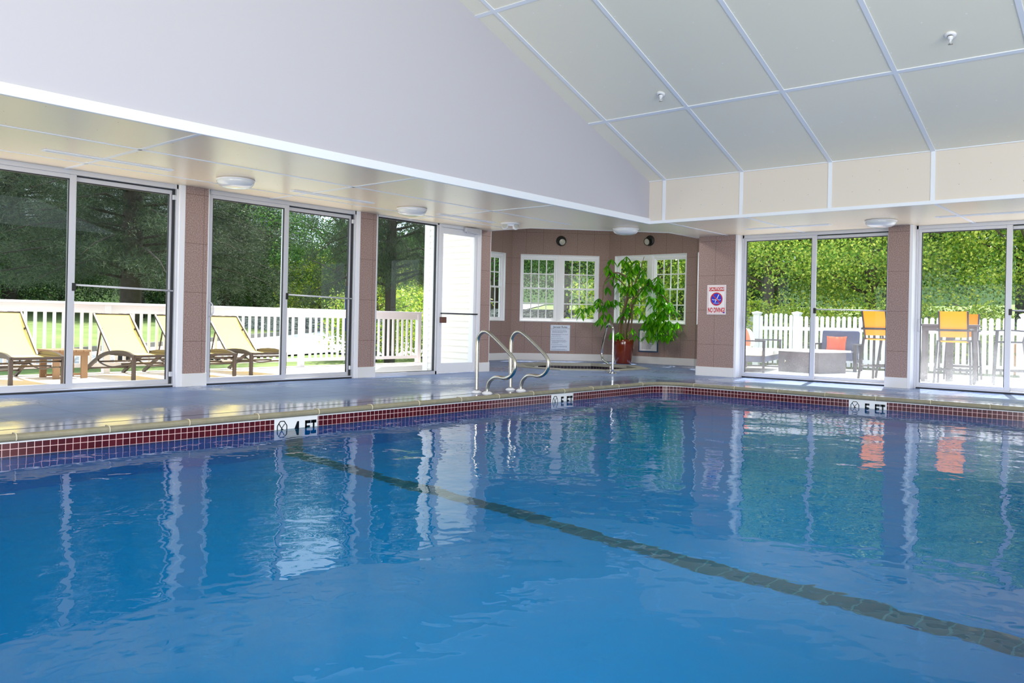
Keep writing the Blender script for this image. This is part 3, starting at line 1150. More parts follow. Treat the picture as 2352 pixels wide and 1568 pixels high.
# outer roof skin keeps the sun out
ro = MB()
ro.face([(13.95, -5.6, 2.62), (13.95, 7.0, 2.62), (XS, 7.0, ZF + 0.35), (XS, -5.6, ZF + 0.35)])
ro.face([(XS, -5.6, ZF + 0.35), (XS, 7.0, ZF + 0.35), (RX, 7.0, RZ + 0.35), (RX, -5.6, RZ + 0.35)])
ro.face([(RX, -5.6, RZ + 0.35), (RX, 7.0, RZ + 0.35), (-6, 7.0, 2.6), (-6, -5.6, 2.6)])
ro.face([(-6, 7.0, 3.6), (11.0, 7.0, 3.6), (11.0, 10.05, 2.62), (-6, 10.05, 2.62)])
ro.face([(-6, 7.07, 2.6), (11.48, 7.07, 2.6), (11.48, 7.07, 3.3), (RX, 7.07, RZ + 0.3), (-6, 7.07, 3.3)])
ro.build('roof', MAT['brown_soffit'], kind='structure')
# plain back wall pieces beside the added area lights
wall('wall_south', (13.95, -5.45), (6.3, -5.45), 0, 3.3, 0.12, MAT['gable'])
wall('wall_right', (13.80, 0.9), (13.80, -5.45), 0, 2.6, 0.15, MAT['panel'])


# --- pillars between the doors
def pillar(idx, x0, x1, yf, side, label):
    """side 'left': stands in the left wall and faces -y; side 'right': faces -x (x0,x1 are then y-values)"""
    t = thing('pillar', (0, 0, 0), 0, label, 'pillar', 'pink pillars between the glass doors', 'structure')
    return t


def pillar_left(x0, x1, yf, label, trim_l=True, trim_r=True, depth=0.20):
    t = thing('pillar', (x0, yf, 0), 0, None, None, None, 'structure')
    t['label'] = label
    w_ = x1 - x0
    b = MB()
    b.box(0.03, w_ - 0.012, 0, depth, 0, ZC)
    b.build('pillar_panel', MAT['panel'], t)
    c = MB()
    if trim_l:
        c.box(0.0, 0.03, -0.002, depth, 0, ZC)
        c.box(0.0, 0.075, -0.008, 0.0, 0, ZC)
    if trim_r:
        c.box(w_ - 0.012, w_, -0.002, depth, 0, ZC)
    c.build('corner_trim', MAT['white_trim'], t, bevel=0.003)
    p = MB()
    p.box(0.07 if trim_l else 0.0, w_ + 0.003, -0.016, 0.0, 0, 0.165)
    p.build('baseboard', MAT['base_white'], t, bevel=0.003)
    return t


pillar_left(5.095, 5.495, 9.815, 'pink speckled pillar between the two sliding doors on the left wall')
pillar_left(7.905, 8.315, 9.845, 'pink speckled pillar between sliding door and fixed pane on the left wall')
pillar_left(10.68, 11.02, 9.90, 'pink speckled pillar beside the swing door')


def pillar_right(y0, y1, xf, label, trim_low=True, depth=0.24):
    """faces -x; y0<y1; local frame: x along -y, y outdoors (+x)"""
    t = thing('pillar', (xf, y1, 0), R(-90), None, None, None, 'structure')
    t['label'] = label
    w_ = y1 - y0
    b = MB()
    b.box(0.0, w_ - 0.03, 0, depth, 0, ZC)
    b.build('pillar_panel', MAT['panel'], t)
    c = MB()
    c.box(w_ - 0.03, w_, -0.004, depth, 0, ZC)
    c.box(w_ - 0.045, w_, -0.008, -0.001, 0, ZC)
    c.build('corner_trim', MAT['white_trim'], t, bevel=0.003)
    p = MB()
    p.box(-0.014, w_ - 0.045, -0.016, 0.0, 0, 0.165)
    p.box(-0.014, 0.0, 0.0, depth, 0, 0.165)
    p.build('baseboard', MAT['base_white'], t, bevel=0.003)
    return t


pillar_right(6.365, 7.125, 13.61, 'wide pink pillar carrying the no diving sign')
pillar_right(3.495, 3.855, 13.59, 'narrow pink pillar between the two sliding doors on the right wall')
pillar_right(0.62, 0.98, 13.59, 'pink pillar at the end of the right wall')


# --- sliding doors (local x along the wall, +y outdoors)
def slider(idx, loc, rz, W, mid, glassmat, bar='right', handle=None, black='right'):
    t = thing('door_%d' % idx, loc, rz, None, None, None, 'structure')
    hd = ZC
    f = MB()
    f.box(0, W, -0.01, 0.11, hd - 0.055, hd)          # head
    f.box(0, 0.028, -0.01, 0.11, 0, hd)               # jambs
    f.box(W - 0.022, W, -0.01, 0.11, 0, hd)
    f.box(0, W, -0.015, 0.11, 0.022, 0.040)           # sill
    f.build('door_frame', MAT['alu'], t, bevel=0.002)
    s = MB()
    s.box(0, W, -0.005, 0.11, 0.0, 0.022)  # dark strip that stands for the shadow under the sill
    if black == 'right':
        s.box(W - 0.052, W - 0.022, 0.03, 0.07, 0.04, hd - 0.055)
    s.box(mid + 0.075, W - 0.03, 0.04, 0.08, hd - 0.066, hd - 0.054)
    s.build('gasket_and_dark_strip', MAT['alu_dark'], t)

    def leaf(x0, x1, y0, y1, ztop, zbot, stl, stre, nm):
        m = MB()
        m.box(x0, x0 + stl, y0, y1, zbot, ztop)
        m.box(x1 - stre, x1, y0, y1, zbot, ztop)
        m.box(x0 + stl, x1 - stre, y0, y1, ztop - 0.05, ztop)
        m.box(x0 + stl, x1 - stre, y0, y1, zbot, zbot + 0.055)
        o = m.build('door_leaf', MAT['alu'], t, bevel=0.002)
        gk = MB()
        ym = y0 - 0.001
        for (a, b, c, d) in ((x0 + stl, x0 + stl + 0.008, zbot + 0.055, ztop - 0.05), (x1 - stre - 0.008, x1 - stre, zbot + 0.055, ztop - 0.05),
                             (x0 + stl, x1 - stre, ztop - 0.062, ztop - 0.05)):
            gk.box(a, b, ym + 0.004, y1 - 0.004, c, d)
        gk.build('glazing_seal', MAT['alu_dark'], o)
        gp_ = MB()
        yc = (y0 + y1) / 2
        gp_.face([(x0 + stl, yc, zbot + 0.055), (x1 - stre, yc, zbot + 0.055), (x1 - stre, yc, ztop - 0.05), (x0 + stl, yc, ztop - 0.05)])
        gp_.build('glass_pane', glassmat, o)
        return o
    a = leaf(0.028, mid + 0.075, 0.0, 0.035, hd - 0.055, 0.04, 0.045, 0.075, 'inner')
    b = leaf(mid + 0.01, W - 0.05, 0.05, 0.085, hd - 0.07, 0.04, 0.03, 0.032, 'outer')
    if bar:
        m = MB()
        m.tube([(mid + 0.07, 0.02, 1.22), (W - 0.03, 0.02, 1.20)], 0.011, 10)
        m.build('security_bar', MAT['alu'], t)
        m = MB()
        m.box(mid + 0.045, mid + 0.085, -0.008, 0.03, 1.15, 1.24)
        m.build('bar_catch', MAT['black'], t, bevel=0.003)
    m = MB()
    for z in (0.16, hd - 0.16):
        m.box(W - 0.06, W - 0.018, 0.0, 0.03, z - 0.03, z + 0.03)
    m.build('jamb_clip', MAT['alu'], t, bevel=0.003)
    if handle:
        m = MB()
        z = 0.98
        pth = spline([(0.05, -0.002, z + 0.09), (0.06, -0.03, z + 0.085), (0.075, -0.05, z + 0.04), (0.078, -0.052, z), (0.075, -0.05, z - 0.04), (0.06, -0.03, z - 0.085), (0.05, -0.002, z - 0.09)], 5)
        m.tube(pth, 0.009, 8)
        m.box(0.032, 0.062, -0.006, 0.001, z - 0.12, z + 0.12)
        m.build('pull_handle', MAT['alu'], t)
    return t


slider(1, (2.60, YL, 0), 0, 2.495, 1.215, MAT['glass'])
slider(2, (5.495, YL, 0), 0, 2.41, 1.155, MAT['glass'], handle=True)
slider(4, (XR, 6.365, 0), R(-90), 2.51, 1.235, MAT['glass_hazy'], handle=True, black=None)
slider(5, (XR, 3.495, 0), R(-90), 2.51, 1.215, MAT['glass_dusty'], handle=True, black=None)
# further glass to the left, outside the frame
pillar_left(2.2, 2.6, 9.815, 'pink pillar at the start of the left wall')
wall('wall_left', (-5.5, 9.86), (2.2, 9.86), 0, ZC, 0.15, MAT['panel'])

# fixed pane
t = thing('window_5', (8.315, YL, 0), 0, None, None, None, 'structure')
m = MB()
m.box(0, 1.345, -0.01, 0.10, ZC - 0.028, ZC)
m.box(0, 0.02, -0.01, 0.10, 0, ZC)
m.box(1.31, 1.345, -0.01, 0.10, 0, ZC)
m.box(0, 1.345, -0.01, 0.10, 0, 0.055)
m.build('frame', MAT['alu'], t, bevel=0.002)
m = MB()
m.box(0.02, 1.31, 0.03, 0.06, ZC - 0.05, ZC - 0.028)
m.box(1.298, 1.31, 0.02, 0.06, 0.055, ZC - 0.028)
m.box(0.02, 1.31, 0.02, 0.06, 0.055, 0.062)
m.build('gasket_and_dark_strip', MAT['alu_dark'], t)
m = MB()
m.face([(0.02, 0.045, 0.055), (1.31, 0.045, 0.055), (1.31, 0.045, ZC - 0.03), (0.02, 0.045, ZC - 0.03)])
m.build('glass_pane', MAT['glass'], t)

# swing door with push bar
t = thing('door_3', (9.66, YL, 0), 0, None, None, None, 'structure')
m = MB()
Wd = 1.02
m.box(0, 0.05, -0.01, 0.10, 0, ZC)
m.box(Wd - 0.075, Wd, -0.01, 0.10, 0, ZC)
m.box(0.05, Wd - 0.075, -0.01, 0.10, ZC - 0.05, ZC)
m.build('door_frame', MAT['white_trim'], t, bevel=0.003)
m = MB()
x0, x1, z0, z1 = 0.055, Wd - 0.08, 0.02, ZC - 0.055
m.box(x0, x0 + 0.055, 0.0, 0.045, z0, z1)
m.box(x1 - 0.06, x1, 0.0, 0.045, z0, z1)
m.box(x0 + 0.055, x1 - 0.06, 0.0, 0.045, z0, z0 + 0.16)
m.box(x0 + 0.055, x1 - 0.06, 0.0, 0.045, z1 - 0.10, z1)
lf = m.build('door_leaf', MAT['white_trim'], t, bevel=0.003)
m = MB()
m.face([(x0 + 0.055, 0.022, z0 + 0.16), (x1 - 0.06, 0.022, z0 + 0.16), (x1 - 0.06, 0.022, z1 - 0.10), (x0 + 0.055, 0.022, z1 - 0.10)])
m.build('glass_pane', MAT['glass'], lf)
m = MB()
m.tube([(x0 + 0.02, -0.06, 1.02), (x1 - 0.02, -0.06, 1.02)], 0.013, 10)
m.tube([(x0 + 0.03, -0.06, 1.02), (x0 + 0.03, 0.0, 1.02)], 0.012, 8)
m.tube([(x1 - 0.03, -0.06, 1.02), (x1 - 0.03, 0.0, 1.02)], 0.012, 8)
m.build('push_bar', MAT['stool_frame'], lf)
m = MB()
m.box(x0 + 0.0, x0 + 0.14, -0.03, 0.0, 0.86, 0.96)
m.build('latch_box', MAT['brass'], lf, bevel=0.006)
m = MB()
m.box(x1 - 0.36, x1 - 0.02, -0.09, -0.03, ZC - 0.085, ZC - 0.015)
m.bar((x1 - 0.30, -0.06, ZC - 0.10), (x1 - 0.10, -0.16, ZC - 0.10), 0.02, 0.012)
m.bar((x1 - 0.10, -0.16, ZC - 0.10), (x1 - 0.04, -0.02, ZC - 0.10), 0.02, 0.012)
m.box(x1 - 0.32, x1 - 0.28, -0.07, -0.05, ZC - 0.105, ZC - 0.08)
m.box(x1 - 0.06, x1 - 0.02, -0.04, 0.0, ZC - 0.110, ZC - 0.09)
m.build('door_closer', MAT['alu'], t, bevel=0.004)

# ------------------------------------------------------------------ ceiling fittings
def dome(loc, label, first=[None]):
    if first[0] is None:
        t = thing('ceiling_light', loc, 0, label, 'ceiling light', 'dome lights under the soffit')
        m = MB()
        m.lathe([(0.0, 0.0), (0.20, 0.0), (0.222, -0.006), (0.222, -0.022), (0.21, -0.026)], 40)
        m.build('base_ring', MAT['white_trim'], t)
        m = MB()
        m.lathe([(0.212, -0.018), (0.216, -0.032), (0.208, -0.055), (0.186, -0.080), (0.150, -0.098), (0.10, -0.108), (0.04, -0.112), (0.0005, -0.112)], 40)
        m.build('glass_bowl', MAT['dome'], t)
        first[0] = t
        return t
    return copy_tree(first[0], loc, 0, label)


dome((5.273, 8.836, ZC), 'white dome ceiling light above the first pink pillar, leftmost of the four')
dome((8.144, 8.884, ZC), 'white dome ceiling light in front of the fixed pane beside the swing door')
dome((11.82, 7.564, ZC), 'white dome ceiling light by the soffit corner, before the spa alcove')
dome((12.805, 3.743, ZC), 'white dome ceiling light above the narrow right pillar, rightmost of the four')


def slot(loc, rz, Ls, label, first={}):
    t = thing('slot_vent', loc, rz, label, 'air vent', 'linear slot vents in the soffit')
    m = MB()
    h = Ls / 2
    m.box(-h, h, -0.05, -0.022, -0.012, 0)
    m.box(-h, h, 0.022, 0.05, -0.012, 0)
    m.box(-h, -h + 0.03, -0.022, 0.022, -0.012, 0)
    m.box(h - 0.03, h, -0.022, 0.022, -0.012, 0)
    m.build('frame', MAT['batten'], t, bevel=0.002)
    m = MB()
    m.box(-h + 0.03, h - 0.03, -0.022, 0.022, -0.003, 0)
    m.build('slot', MAT['alu'], t)
    m = MB()
    m.box(-h + 0.03, h - 0.03, -0.004, 0.004, -0.011, -0.003)
    m.build('blade', MAT['white_trim'], t)
    return t


slot((3.85, 8.90, ZC), 0, 1.34, 'white slot vent in the soffit nearest the left picture edge')
slot((6.80, 8.95, ZC), 0, 1.32, 'white slot vent in the soffit between the first and second dome lights')
slot((9.40, 8.97, ZC), 0, 1.28, 'white slot vent in the soffit above the swing door')
slot((12.90, 5.20, ZC), R(90), 1.36, 'white slot vent in the soffit above the left door facing the picket fence')
slot((12.82, 2.33, ZC), R(90), 1.34, 'white slot vent in the soffit at the right picture edge')

t = thing('emergency_light', (10.242, 8.79, ZC), R(-40), 'small white twin head emergency light under the soffit near the swing door', 'emergency light')
m = MB()
m.lathe([(0.0, 0.0), (0.15, 0.0), (0.155, -0.01), (0.15, -0.022), (0.0, -0.024)], 28)
m.build('base_plate', MAT['white_trim'], t)
for sx in (-0.085, 0.085):
    m = MB()
    Mx = Matrix.Translation((sx, -0.01, -0.062)) @ Matrix.Rotation(R(70), 4, 'X') @ Matrix.Rotation(R(20 if sx > 0 else -20), 4, 'Y')
    m.lathe([(0.0, -0.045), (0.03, -0.045), (0.05, -0.01), (0.055, 0.03), (0.048, 0.034)], 20, (0, 0, 0), Mx)
    hd_ = m.build('lamp_head', MAT['white_trim'], t)
    m = MB()
    m.lathe([(0.048, 0.032), (0.02, 0.036), (0.0005, 0.037)], 20, (0, 0, 0), Mx)
    m.build('lens', MAT['lens'], hd_)
m = MB()
m.box(-0.05, 0.05, -0.03, 0.03, -0.05, -0.02)
m.build('bracket', MAT['white_trim'], t, bevel=0.005)


def sprinkler(x, y, label):
    z = zs(x)
    t = thing('sprinkler_head', (x, y, z), 0, label, 'sprinkler', 'fire sprinklers in the sloped ceiling')
    Mx = Matrix.Rotation(R(19.07), 4, 'Y')
    m = MB()
    m.lathe([(0.0, 0.002), (0.055, 0.0), (0.058, -0.010), (0.042, -0.022), (0.030, -0.024)], 24, (0, 0, 0), Mx)
    m.build('escutcheon', MAT['white_trim'], t)
    m = MB()
    m.lathe([(0.028, -0.020), (0.024, -0.05), (0.014, -0.055), (0.012, -0.075), (0.0005, -0.076)], 16)
    m.tube([(0.018, 0, -0.05), (0.020, 0, -0.08), (0.0, 0, -0.098)], 0.004, 6)
    m.tube([(-0.018, 0, -0.05), (-0.020, 0, -0.08), (0.0, 0, -0.098)], 0.004, 6)
    m.build('sprinkler_body', MAT['white_trim'], t)
    m = MB()
    m.lathe([(0.0, -0.096), (0.022, -0.098), (0.024, -0.103), (0.0005, -0.104)], 16)
    m.build('deflector', MAT['steel'], t)


sprinkler(9.398, 5.515, 'white sprinkler head hanging from the sloped ceiling, farther one near the corner')
sprinkler(9.32, 2.08, 'white sprinkler head hanging from the sloped ceiling, nearer one at upper right')


# round black wall lamps in the alcove
def wall_lamp(loc, rz, turn, label):
    """local -y faces the room"""
    t = thing('wall_lamp', loc, rz, label, 'wall lamp', 'black round lamps in the spa alcove')
    Mx = Matrix.Rotation(R(90), 4, 'X')
    m = MB()
    m.lathe([(0.0, 0.0), (0.118, 0.0), (0.122, 0.012), (0.112, 0.022), (0.0005, 0.022)], 36, (0, 0, 0), Mx)
    m.build('canopy', MAT['black'], t)
    Mh = Matrix.Rotation(R(turn), 4, 'Z') @ Matrix.Rotation(R(12), 4, 'X') @ Matrix.Rotation(R(90), 4, 'X')
    m = MB()
    m.lathe([(0.05, 0.0), (0.075, 0.03), (0.082, 0.10), (0.086, 0.125), (0.074, 0.126), (0.070, 0.108)], 32, (0, 0, -0.01), Mh)
    m.build('lamp_head', MAT['black'], t)
    m = MB()
    m.lathe([(0.078, 0.118), (0.05, 0.128), (0.02, 0.133), (0.0005, 0.134)], 32, (0, 0, -0.01), Mh)
    m.build('lens', MAT['lens'], t)


wall_lamp((15.726 - 0.002, 11.876 - 0.002, 2.865), R(-45), 6, 'black round wall lamp above the left alcove window')
wall_lamp((16.548, 9.92, 2.85), R(-90), -8, 'black round wall lamp above the window behind the tall potted plant')

# ------------------------------------------------------------------ signs
t = thing('no_diving_sign', (13.608, 6.756, 1.375), R(-90), 'white CAUTION NO DIVING sign with red lettering and a blue disc on the wide pillar', 'sign')
m = MB()
m.box(-0.183, 0.183, -0.006, 0.0, -0.265, 0.265)
m.build('sign_plate', MAT['sign_white'], t, bevel=0.002)
m = MB()
m.box(-0.146, 0.146, -0.008, -0.006, 0.155, 0.225)
for (a, b, c, d) in ((-0.165, 0.165, 0.245, 0.248), (-0.165, 0.165, -0.248, -0.245), (-0.165, -0.162, -0.245, 0.245), (0.162, 0.165, -0.245, 0.245)):
    m.box(a, b, -0.0075, -0.006, c, d)
m.build('red_banner', MAT['sign_red'], t)
rt_, up_, nn = (1, 0, 0), (0, 0, 1), (0, -1, 0)
m = MB()
add_text(m, 'CAUTION!', 0.062, (0, -0.0082, 0.190), rt_, up_, nn, sx=0.98, bold=0.0015)
m.build('caution_lettering', MAT['sign_white'], t)
m = MB()
add_text(m, 'NO DIVING!', 0.118, (0, -0.0065, -0.190), rt_, up_, nn, sx=0.50, bold=0.004)
m.build('no_diving_lettering', MAT['sign_red'], t)


def annulus(mb, r0, r1, y, cz, n=40):
    for k in range(n):
        a, b = 2 * PI * k / n, 2 * PI * (k + 1) / n
        mb.face([(r0 * math.cos(a), y, cz + r0 * math.sin(a)), (r1 * math.cos(a), y, cz + r1 * math.sin(a)), (r1 * math.cos(b), y, cz + r1 * math.sin(b)), (r0 * math.cos(b), y, cz + r0 * math.sin(b))])


m = MB()
annulus(m, 0.0005, 0.104, -0.0070, 0.012)
m.build('blue_disc', MAT['sign_blue'], t)
m = MB()
annulus(m, 0.100, 0.119, -0.0085, 0.012)
m.bar((-0.076, -0.0095, 0.012 + 0.076), (0.076, -0.0095, 0.012 - 0.076), 0.018, 0.001, (0, 1, 0))
m.build('red_ring', MAT['sign_red'], t)
m = MB()
for p, q, wv in (((0.046, 0.09), (0.012, 0.022), 0.013), ((0.012, 0.022), (-0.010, -0.012), 0.020), ((-0.010, -0.012), (-0.026, -0.052), 0.012)):
    m.bar((p[0], -0.0078, p[1] + 0.004), (q[0], -0.0078, q[1] + 0.004), wv, 0.001, (0, 1, 0))
wv_ = [(-0.085 + 0.0106 * k, 0.0 + 0.006 * math.sin(k * 1.3)) for k in range(17)]
for a, b in zip(wv_, wv_[1:]):
    m.bar((a[0], -0.0076, a[1]), (b[0], -0.0076, b[1]), 0.008, 0.001, (0, 1, 0))
m.bar((-0.06, -0.0076, -0.062), (0.06, -0.0076, -0.062), 0.005, 0.001, (0, 1, 0))
m.build('diver_symbol', MAT['sign_white'], t)
m = MB()
m.box(0.13, 0.16, -0.0076, -0.006, -0.24, -0.22)
m.build('corner_mark', MAT['sign_blue'], t)

# spa rules board below the left alcove window (wall C-D, facing the room)
t = thing('rules_sign', (15.74, 11.86, 0.54), R(-45), 'pale blue rules board with a Rules heading below the left alcove window', 'sign')
m = MB()
m.box(-0.235, 0.235, -0.01, 0.0, -0.31, 0.31)
m.build('sign_plate', MAT['sign_pale'], t, bevel=0.002)
m = MB()
add_text(m, 'Jacuzzi Rules', 0.066, (0, -0.0105, 0.262), rt_, up_, nn, bold=0.001)
m.box(-0.235, 0.235, -0.0115, -0.01, 0.222, 0.227)
m.build('heading', MAT['sign_ink'], t)
m = MB()
random.seed(11)
rows = [(0.19, .34, 0), (0.165, .36, 1), (0.145, .36, 1), (0.125, .26, 1), (0.085, .40, 0), (0.065, .2, 1), (0.028, .24, 0), (-0.015, .3, 0), (-0.055, .35, 0), (-0.075, .36, 1), (-0.098, .33, 1), (-0.118, .14, 1),
        (-0.155, .27, 0), (-0.195, .36, 1), (-0.215, .36, 1), (-0.235, .1, 1), (-0.272, .34, 0), (-0.29, .36, 1)]
for z, ln_, ind in rows:
    x0 = -0.215 + 0.02 * ind
    x = x0
    while x < x0 + ln_:
        wl_ = min(random.uniform(0.015, 0.05), x0 + ln_ - x + 0.005)
        m.box(x, x + wl_, -0.0112, -0.01, z - 0.005, z + 0.005)
        x += wl_ + 0.007
m.build('text_print', MAT['sign_grey'], t)
# framed notice behind the plant (east wall)
t = thing('framed_notice', (16.538, 9.90, 0.53), R(-90), 'framed notice with dark blue border half hidden behind the potted plant', 'sign')
m = MB()
m.box(-0.24, 0.24, -0.012, 0.0, -0.24, 0.24)
m.build('paper', MAT['sign_white'], t)
m = MB()
for (a, b, c, d) in ((-0.255, 0.255, 0.235, 0.26), (-0.255, 0.255, -0.26, -0.235), (-0.255, -0.232, -0.235, 0.235), (0.232, 0.255, -0.235, 0.235)):
    m.box(a, b, -0.02, 0.0, c, d)
m.build('frame', MAT['frame_blue'], t, bevel=0.002)
m = MB()
for k in range(13):
    z = 0.17 - 0.029 * k
    x = -0.17
    ee = random.uniform(0.0, 0.17)
    while x < ee:
        wl_ = random.uniform(0.015, 0.05)
        m.box(x, x + wl_, -0.0135, -0.012, z - 0.005, z + 0.005)
        x += wl_ + 0.007
m.build('text_print', MAT['sign_ink'], t)

# ------------------------------------------------------------------ pool grab rails
def grab_rail(x, label, first=[None]):
    if first[0] is not None:
        return copy_tree(first[0], (x, 7.0, 0), 0, label)
    t = thing('grab_rail', (x, 7.0, 0), 0, label, 'grab rail', 'curved steel grab rails at the pool edge')
    prof = [(0.06, 0.0), (0.062, 0.25), (0.065, 0.55), (0.055, 0.68), (0.005, 0.748), (-0.06, 0.772), (-0.13, 0.755), (-0.25, 0.68), (-0.40, 0.57), (-0.52, 0.475), (-0.565, 0.40), (-0.558, 0.31),
            (-0.50, 0.238), (-0.41, 0.205), (-0.30, 0.212), (-0.22, 0.195), (-0.155, 0.145), (-0.125, 0.07), (-0.12, 0.0)]
    m = MB()
    m.tube(spline([(0, y, z) for y, z in prof], 6), 0.0235, 16)
    m.build('rail_tube', MAT['steel'], t)
    for y in (0.06, -0.12):
        m = MB()
        m.lathe([(0.024, 0.026), (0.034, 0.024), (0.062, 0.010), (0.068, 0.0)], 24, (0, y, 0))
        m.build('escutcheon', MAT['white_trim'], t)
    first[0] = t
    return t


grab_rail(7.64, 'curved steel pool grab rail, nearer of the pair beside the swing door')
grab_rail(8.30, 'curved steel pool grab rail, farther of the pair, beyond the first one')

# ------------------------------------------------------------------ spa
t = thing('spa_tub', (SPA_C[0], SPA_C[1], 0), 0, 'sunken octagonal spa tub with pale coping and dark tiles in the alcove', 'spa')
c0 = (0, 0)
oa, ib = octo(1.38, c0), octo(1.12, c0)
m = MB()
for k in range(8):
    j = (k + 1) % 8
    m.face([(*oa[k], 0.0), (*oa[j], 0.0), (*oa[j], 0.018), (*oa[k], 0.018)])
    m.face([(*oa[k], 0.018), (*oa[j], 0.018), (*ib[j], 0.022), (*ib[k], 0.022)])
    m.face([(*ib[k], 0.022), (*ib[j], 0.022), (*ib[j], -0.05), (*ib[k], -0.05)])
m.build('coping', MAT['spa_coping'], t, bevel=0.004)
m = MB()
u = 0
for k in range(8):
    j = (k + 1) % 8
    e = math.hypot(ib[j][0] - ib[k][0], ib[j][1] - ib[k][1])
    m.face([(*ib[k], -0.9), (*ib[k], -0.04), (*ib[j], -0.04), (*ib[j], -0.9)], False, [(u, -0.9), (u, 0), (u + e, 0), (u + e, -0.9)])
    u += e
m.face([(*p, -0.9) for p in ib], False, [p for p in ib])
m.build('basin', MAT['spa_tile'], t)
m = MB()
m.face([(*p, -0.14) for p in ib])
m.build('spa_water', MAT['water'], t)
for k, off in ((1, 0.0), (1, 0.32), (2, 0.1)):
    mk = MB()
    a, b = Vector((*ib[k], 0)), Vector((*ib[(k + 1) % 8], 0))
    d = (b - a).normalized()
    p = (a + b) / 2 + d * off
    n_ = Vector((-p.x, -p.y, 0)).normalized()
    mk.bar(p + n_ * 0.006 - d * 0.06 + Vector((0, 0, -0.09)), p + n_ * 0.006 + d * 0.06 + Vector((0, 0, -0.09)), 0.01, 0.09)
    mk.build('white_tile', MAT['marker_white'], t)

# spa handrail: plane runs from the deck towards the tub's centre
t = thing('spa_handrail', (12.62, 8.30, 0.0), R(45), 'chrome bent handrail standing at the front of the spa tub', 'handrail')
prof = [(-0.03, 0.0), (-0.02, 0.45), (0.0, 0.76), (0.06, 0.84), (0.18, 0.885), (0.38, 0.895), (0.56, 0.86), (0.66, 0.78), (0.95, 0.52), (1.04, 0.33), (0.98, 0.23), (0.80, 0.185), (0.36, 0.15), (0.20, 0.09), (0.16, 0.0)]
m = MB()
m.tube(spline([(x, 0, z) for x, z in prof], 6), 0.022, 14)
m.build('rail_tube', MAT['chrome'], t)
for x in (-0.03, 0.16):
    m = MB()
    m.lathe([(0.024, 0.028), (0.034, 0.026), (0.062, 0.012), (0.07, 0.0)], 24, (x, 0, 0))
    m.build('escutcheon', MAT['chrome'], t)

# ------------------------------------------------------------------ foliage helpers
def leaf_cloud(name, mat, centers, dirs, length, width, parent=None, droop=0.0, rng=None, fold=0.25, loc=(0, 0, 0)):
    """centers: (n,3) leaf bases, dirs: (n,3) unit leaf directions; each leaf a folded diamond"""
    n = len(centers)
    rng = rng or np.random.default_rng(1)
    d = dirs / np.linalg.norm(dirs, axis=1, keepdims=True)
    a = rng.normal(size=(n, 3))
    s = np.cross(d, a)
    s /= np.linalg.norm(s, axis=1, keepdims=True) + 1e-9
    nn_ = np.cross(s, d)
    ln = (length * rng.uniform(0.7, 1.25, size=(n, 1)))
    wd = ln * (width / length)
    base = centers
    mid = base + d * ln * 0.45
    v = np.empty((n, 4, 3))
    v[:, 0] = base
    v[:, 1] = mid + s * wd * 0.5 + nn_ * ln * fold * 0.3
    v[:, 2] = base + d * ln
    v[:, 3] = mid - s * wd * 0.5 + nn_ * ln * fold * 0.3
    me = bpy.data.meshes.new(name)
    me.vertices.add(n * 4)
    me.vertices.foreach_set('co', v.reshape(-1))
    me.loops.add(n * 4)
    me.loops.foreach_set('vertex_index', np.arange(n * 4, dtype=np.int32))
    me.polygons.add(n)
    me.polygons.foreach_set('loop_start', np.arange(0, n * 4, 4, dtype=np.int32))
    me.polygons.foreach_set('loop_total', np.full(n, 4, dtype=np.int32))
    me.update(calc_edges=True)
    me.validate()
    me.materials.append(mat)
    o = bpy.data.objects.new(name, me)
    COL.objects.link(o)
    o.location = loc
    if parent:
        o.parent = parent
    return o


def leafy_tree(name, seed, h, cr, z0, mat, bark, nclus, per, leaf, width, clus, label, cat, group, trunk_r=0.2, droop=0.3, flat=1.0):
    rng = np.random.default_rng(seed)
    t = thing(name, (0, 0, 0), 0, label, cat, group)
    m = MB()
    tip = h * 0.85
    m.tube([(0, 0, -0.3), (0.03, 0.02, h * 0.25), (-0.05, 0.05, h * 0.55), (0.02, 0, tip)], [trunk_r * 1.15, trunk_r, trunk_r * 0.7, trunk_r * 0.25], 10)
    cl = []
    while len(cl) < nclus:
        p = rng.uniform(-1, 1, 3)
        rr = np.linalg.norm(p)
        if rr > 1 or rr < 0.35:
            continue
        cl.append((p[0] * cr, p[1] * cr, z0 + (p[2] + 1) / 2 * (h - z0)))
    cl = np.array(cl)
    for c in cl[:: max(1, nclus // 28)]:
        zb = max(z0 * 0.6, c[2] - 0.35 * math.hypot(c[0], c[1]))
        zb = min(zb, tip)
        m.tube([(0, 0, zb), (c[0] * 0.5, c[1] * 0.5, zb + (c[2] - zb) * 0.6), tuple(c)], [trunk_r * 0.3, trunk_r * 0.18, 0.015], 6)
    m.build('trunk', bark, t)
    C, D = [], []
    for c in cl:
        off = rng.normal(size=(per, 3)) * clus * np.array([1, 1, 0.55 * flat])
        C.append(c + off)
        dd = rng.normal(size=(per, 3)) + off / clus * 0.6
        dd[:, 2] -= droop
        D.append(dd)
    leaf_cloud('crown', mat, np.concatenate(C), np.concatenate(D), leaf, width, t, rng=rng)
    return t


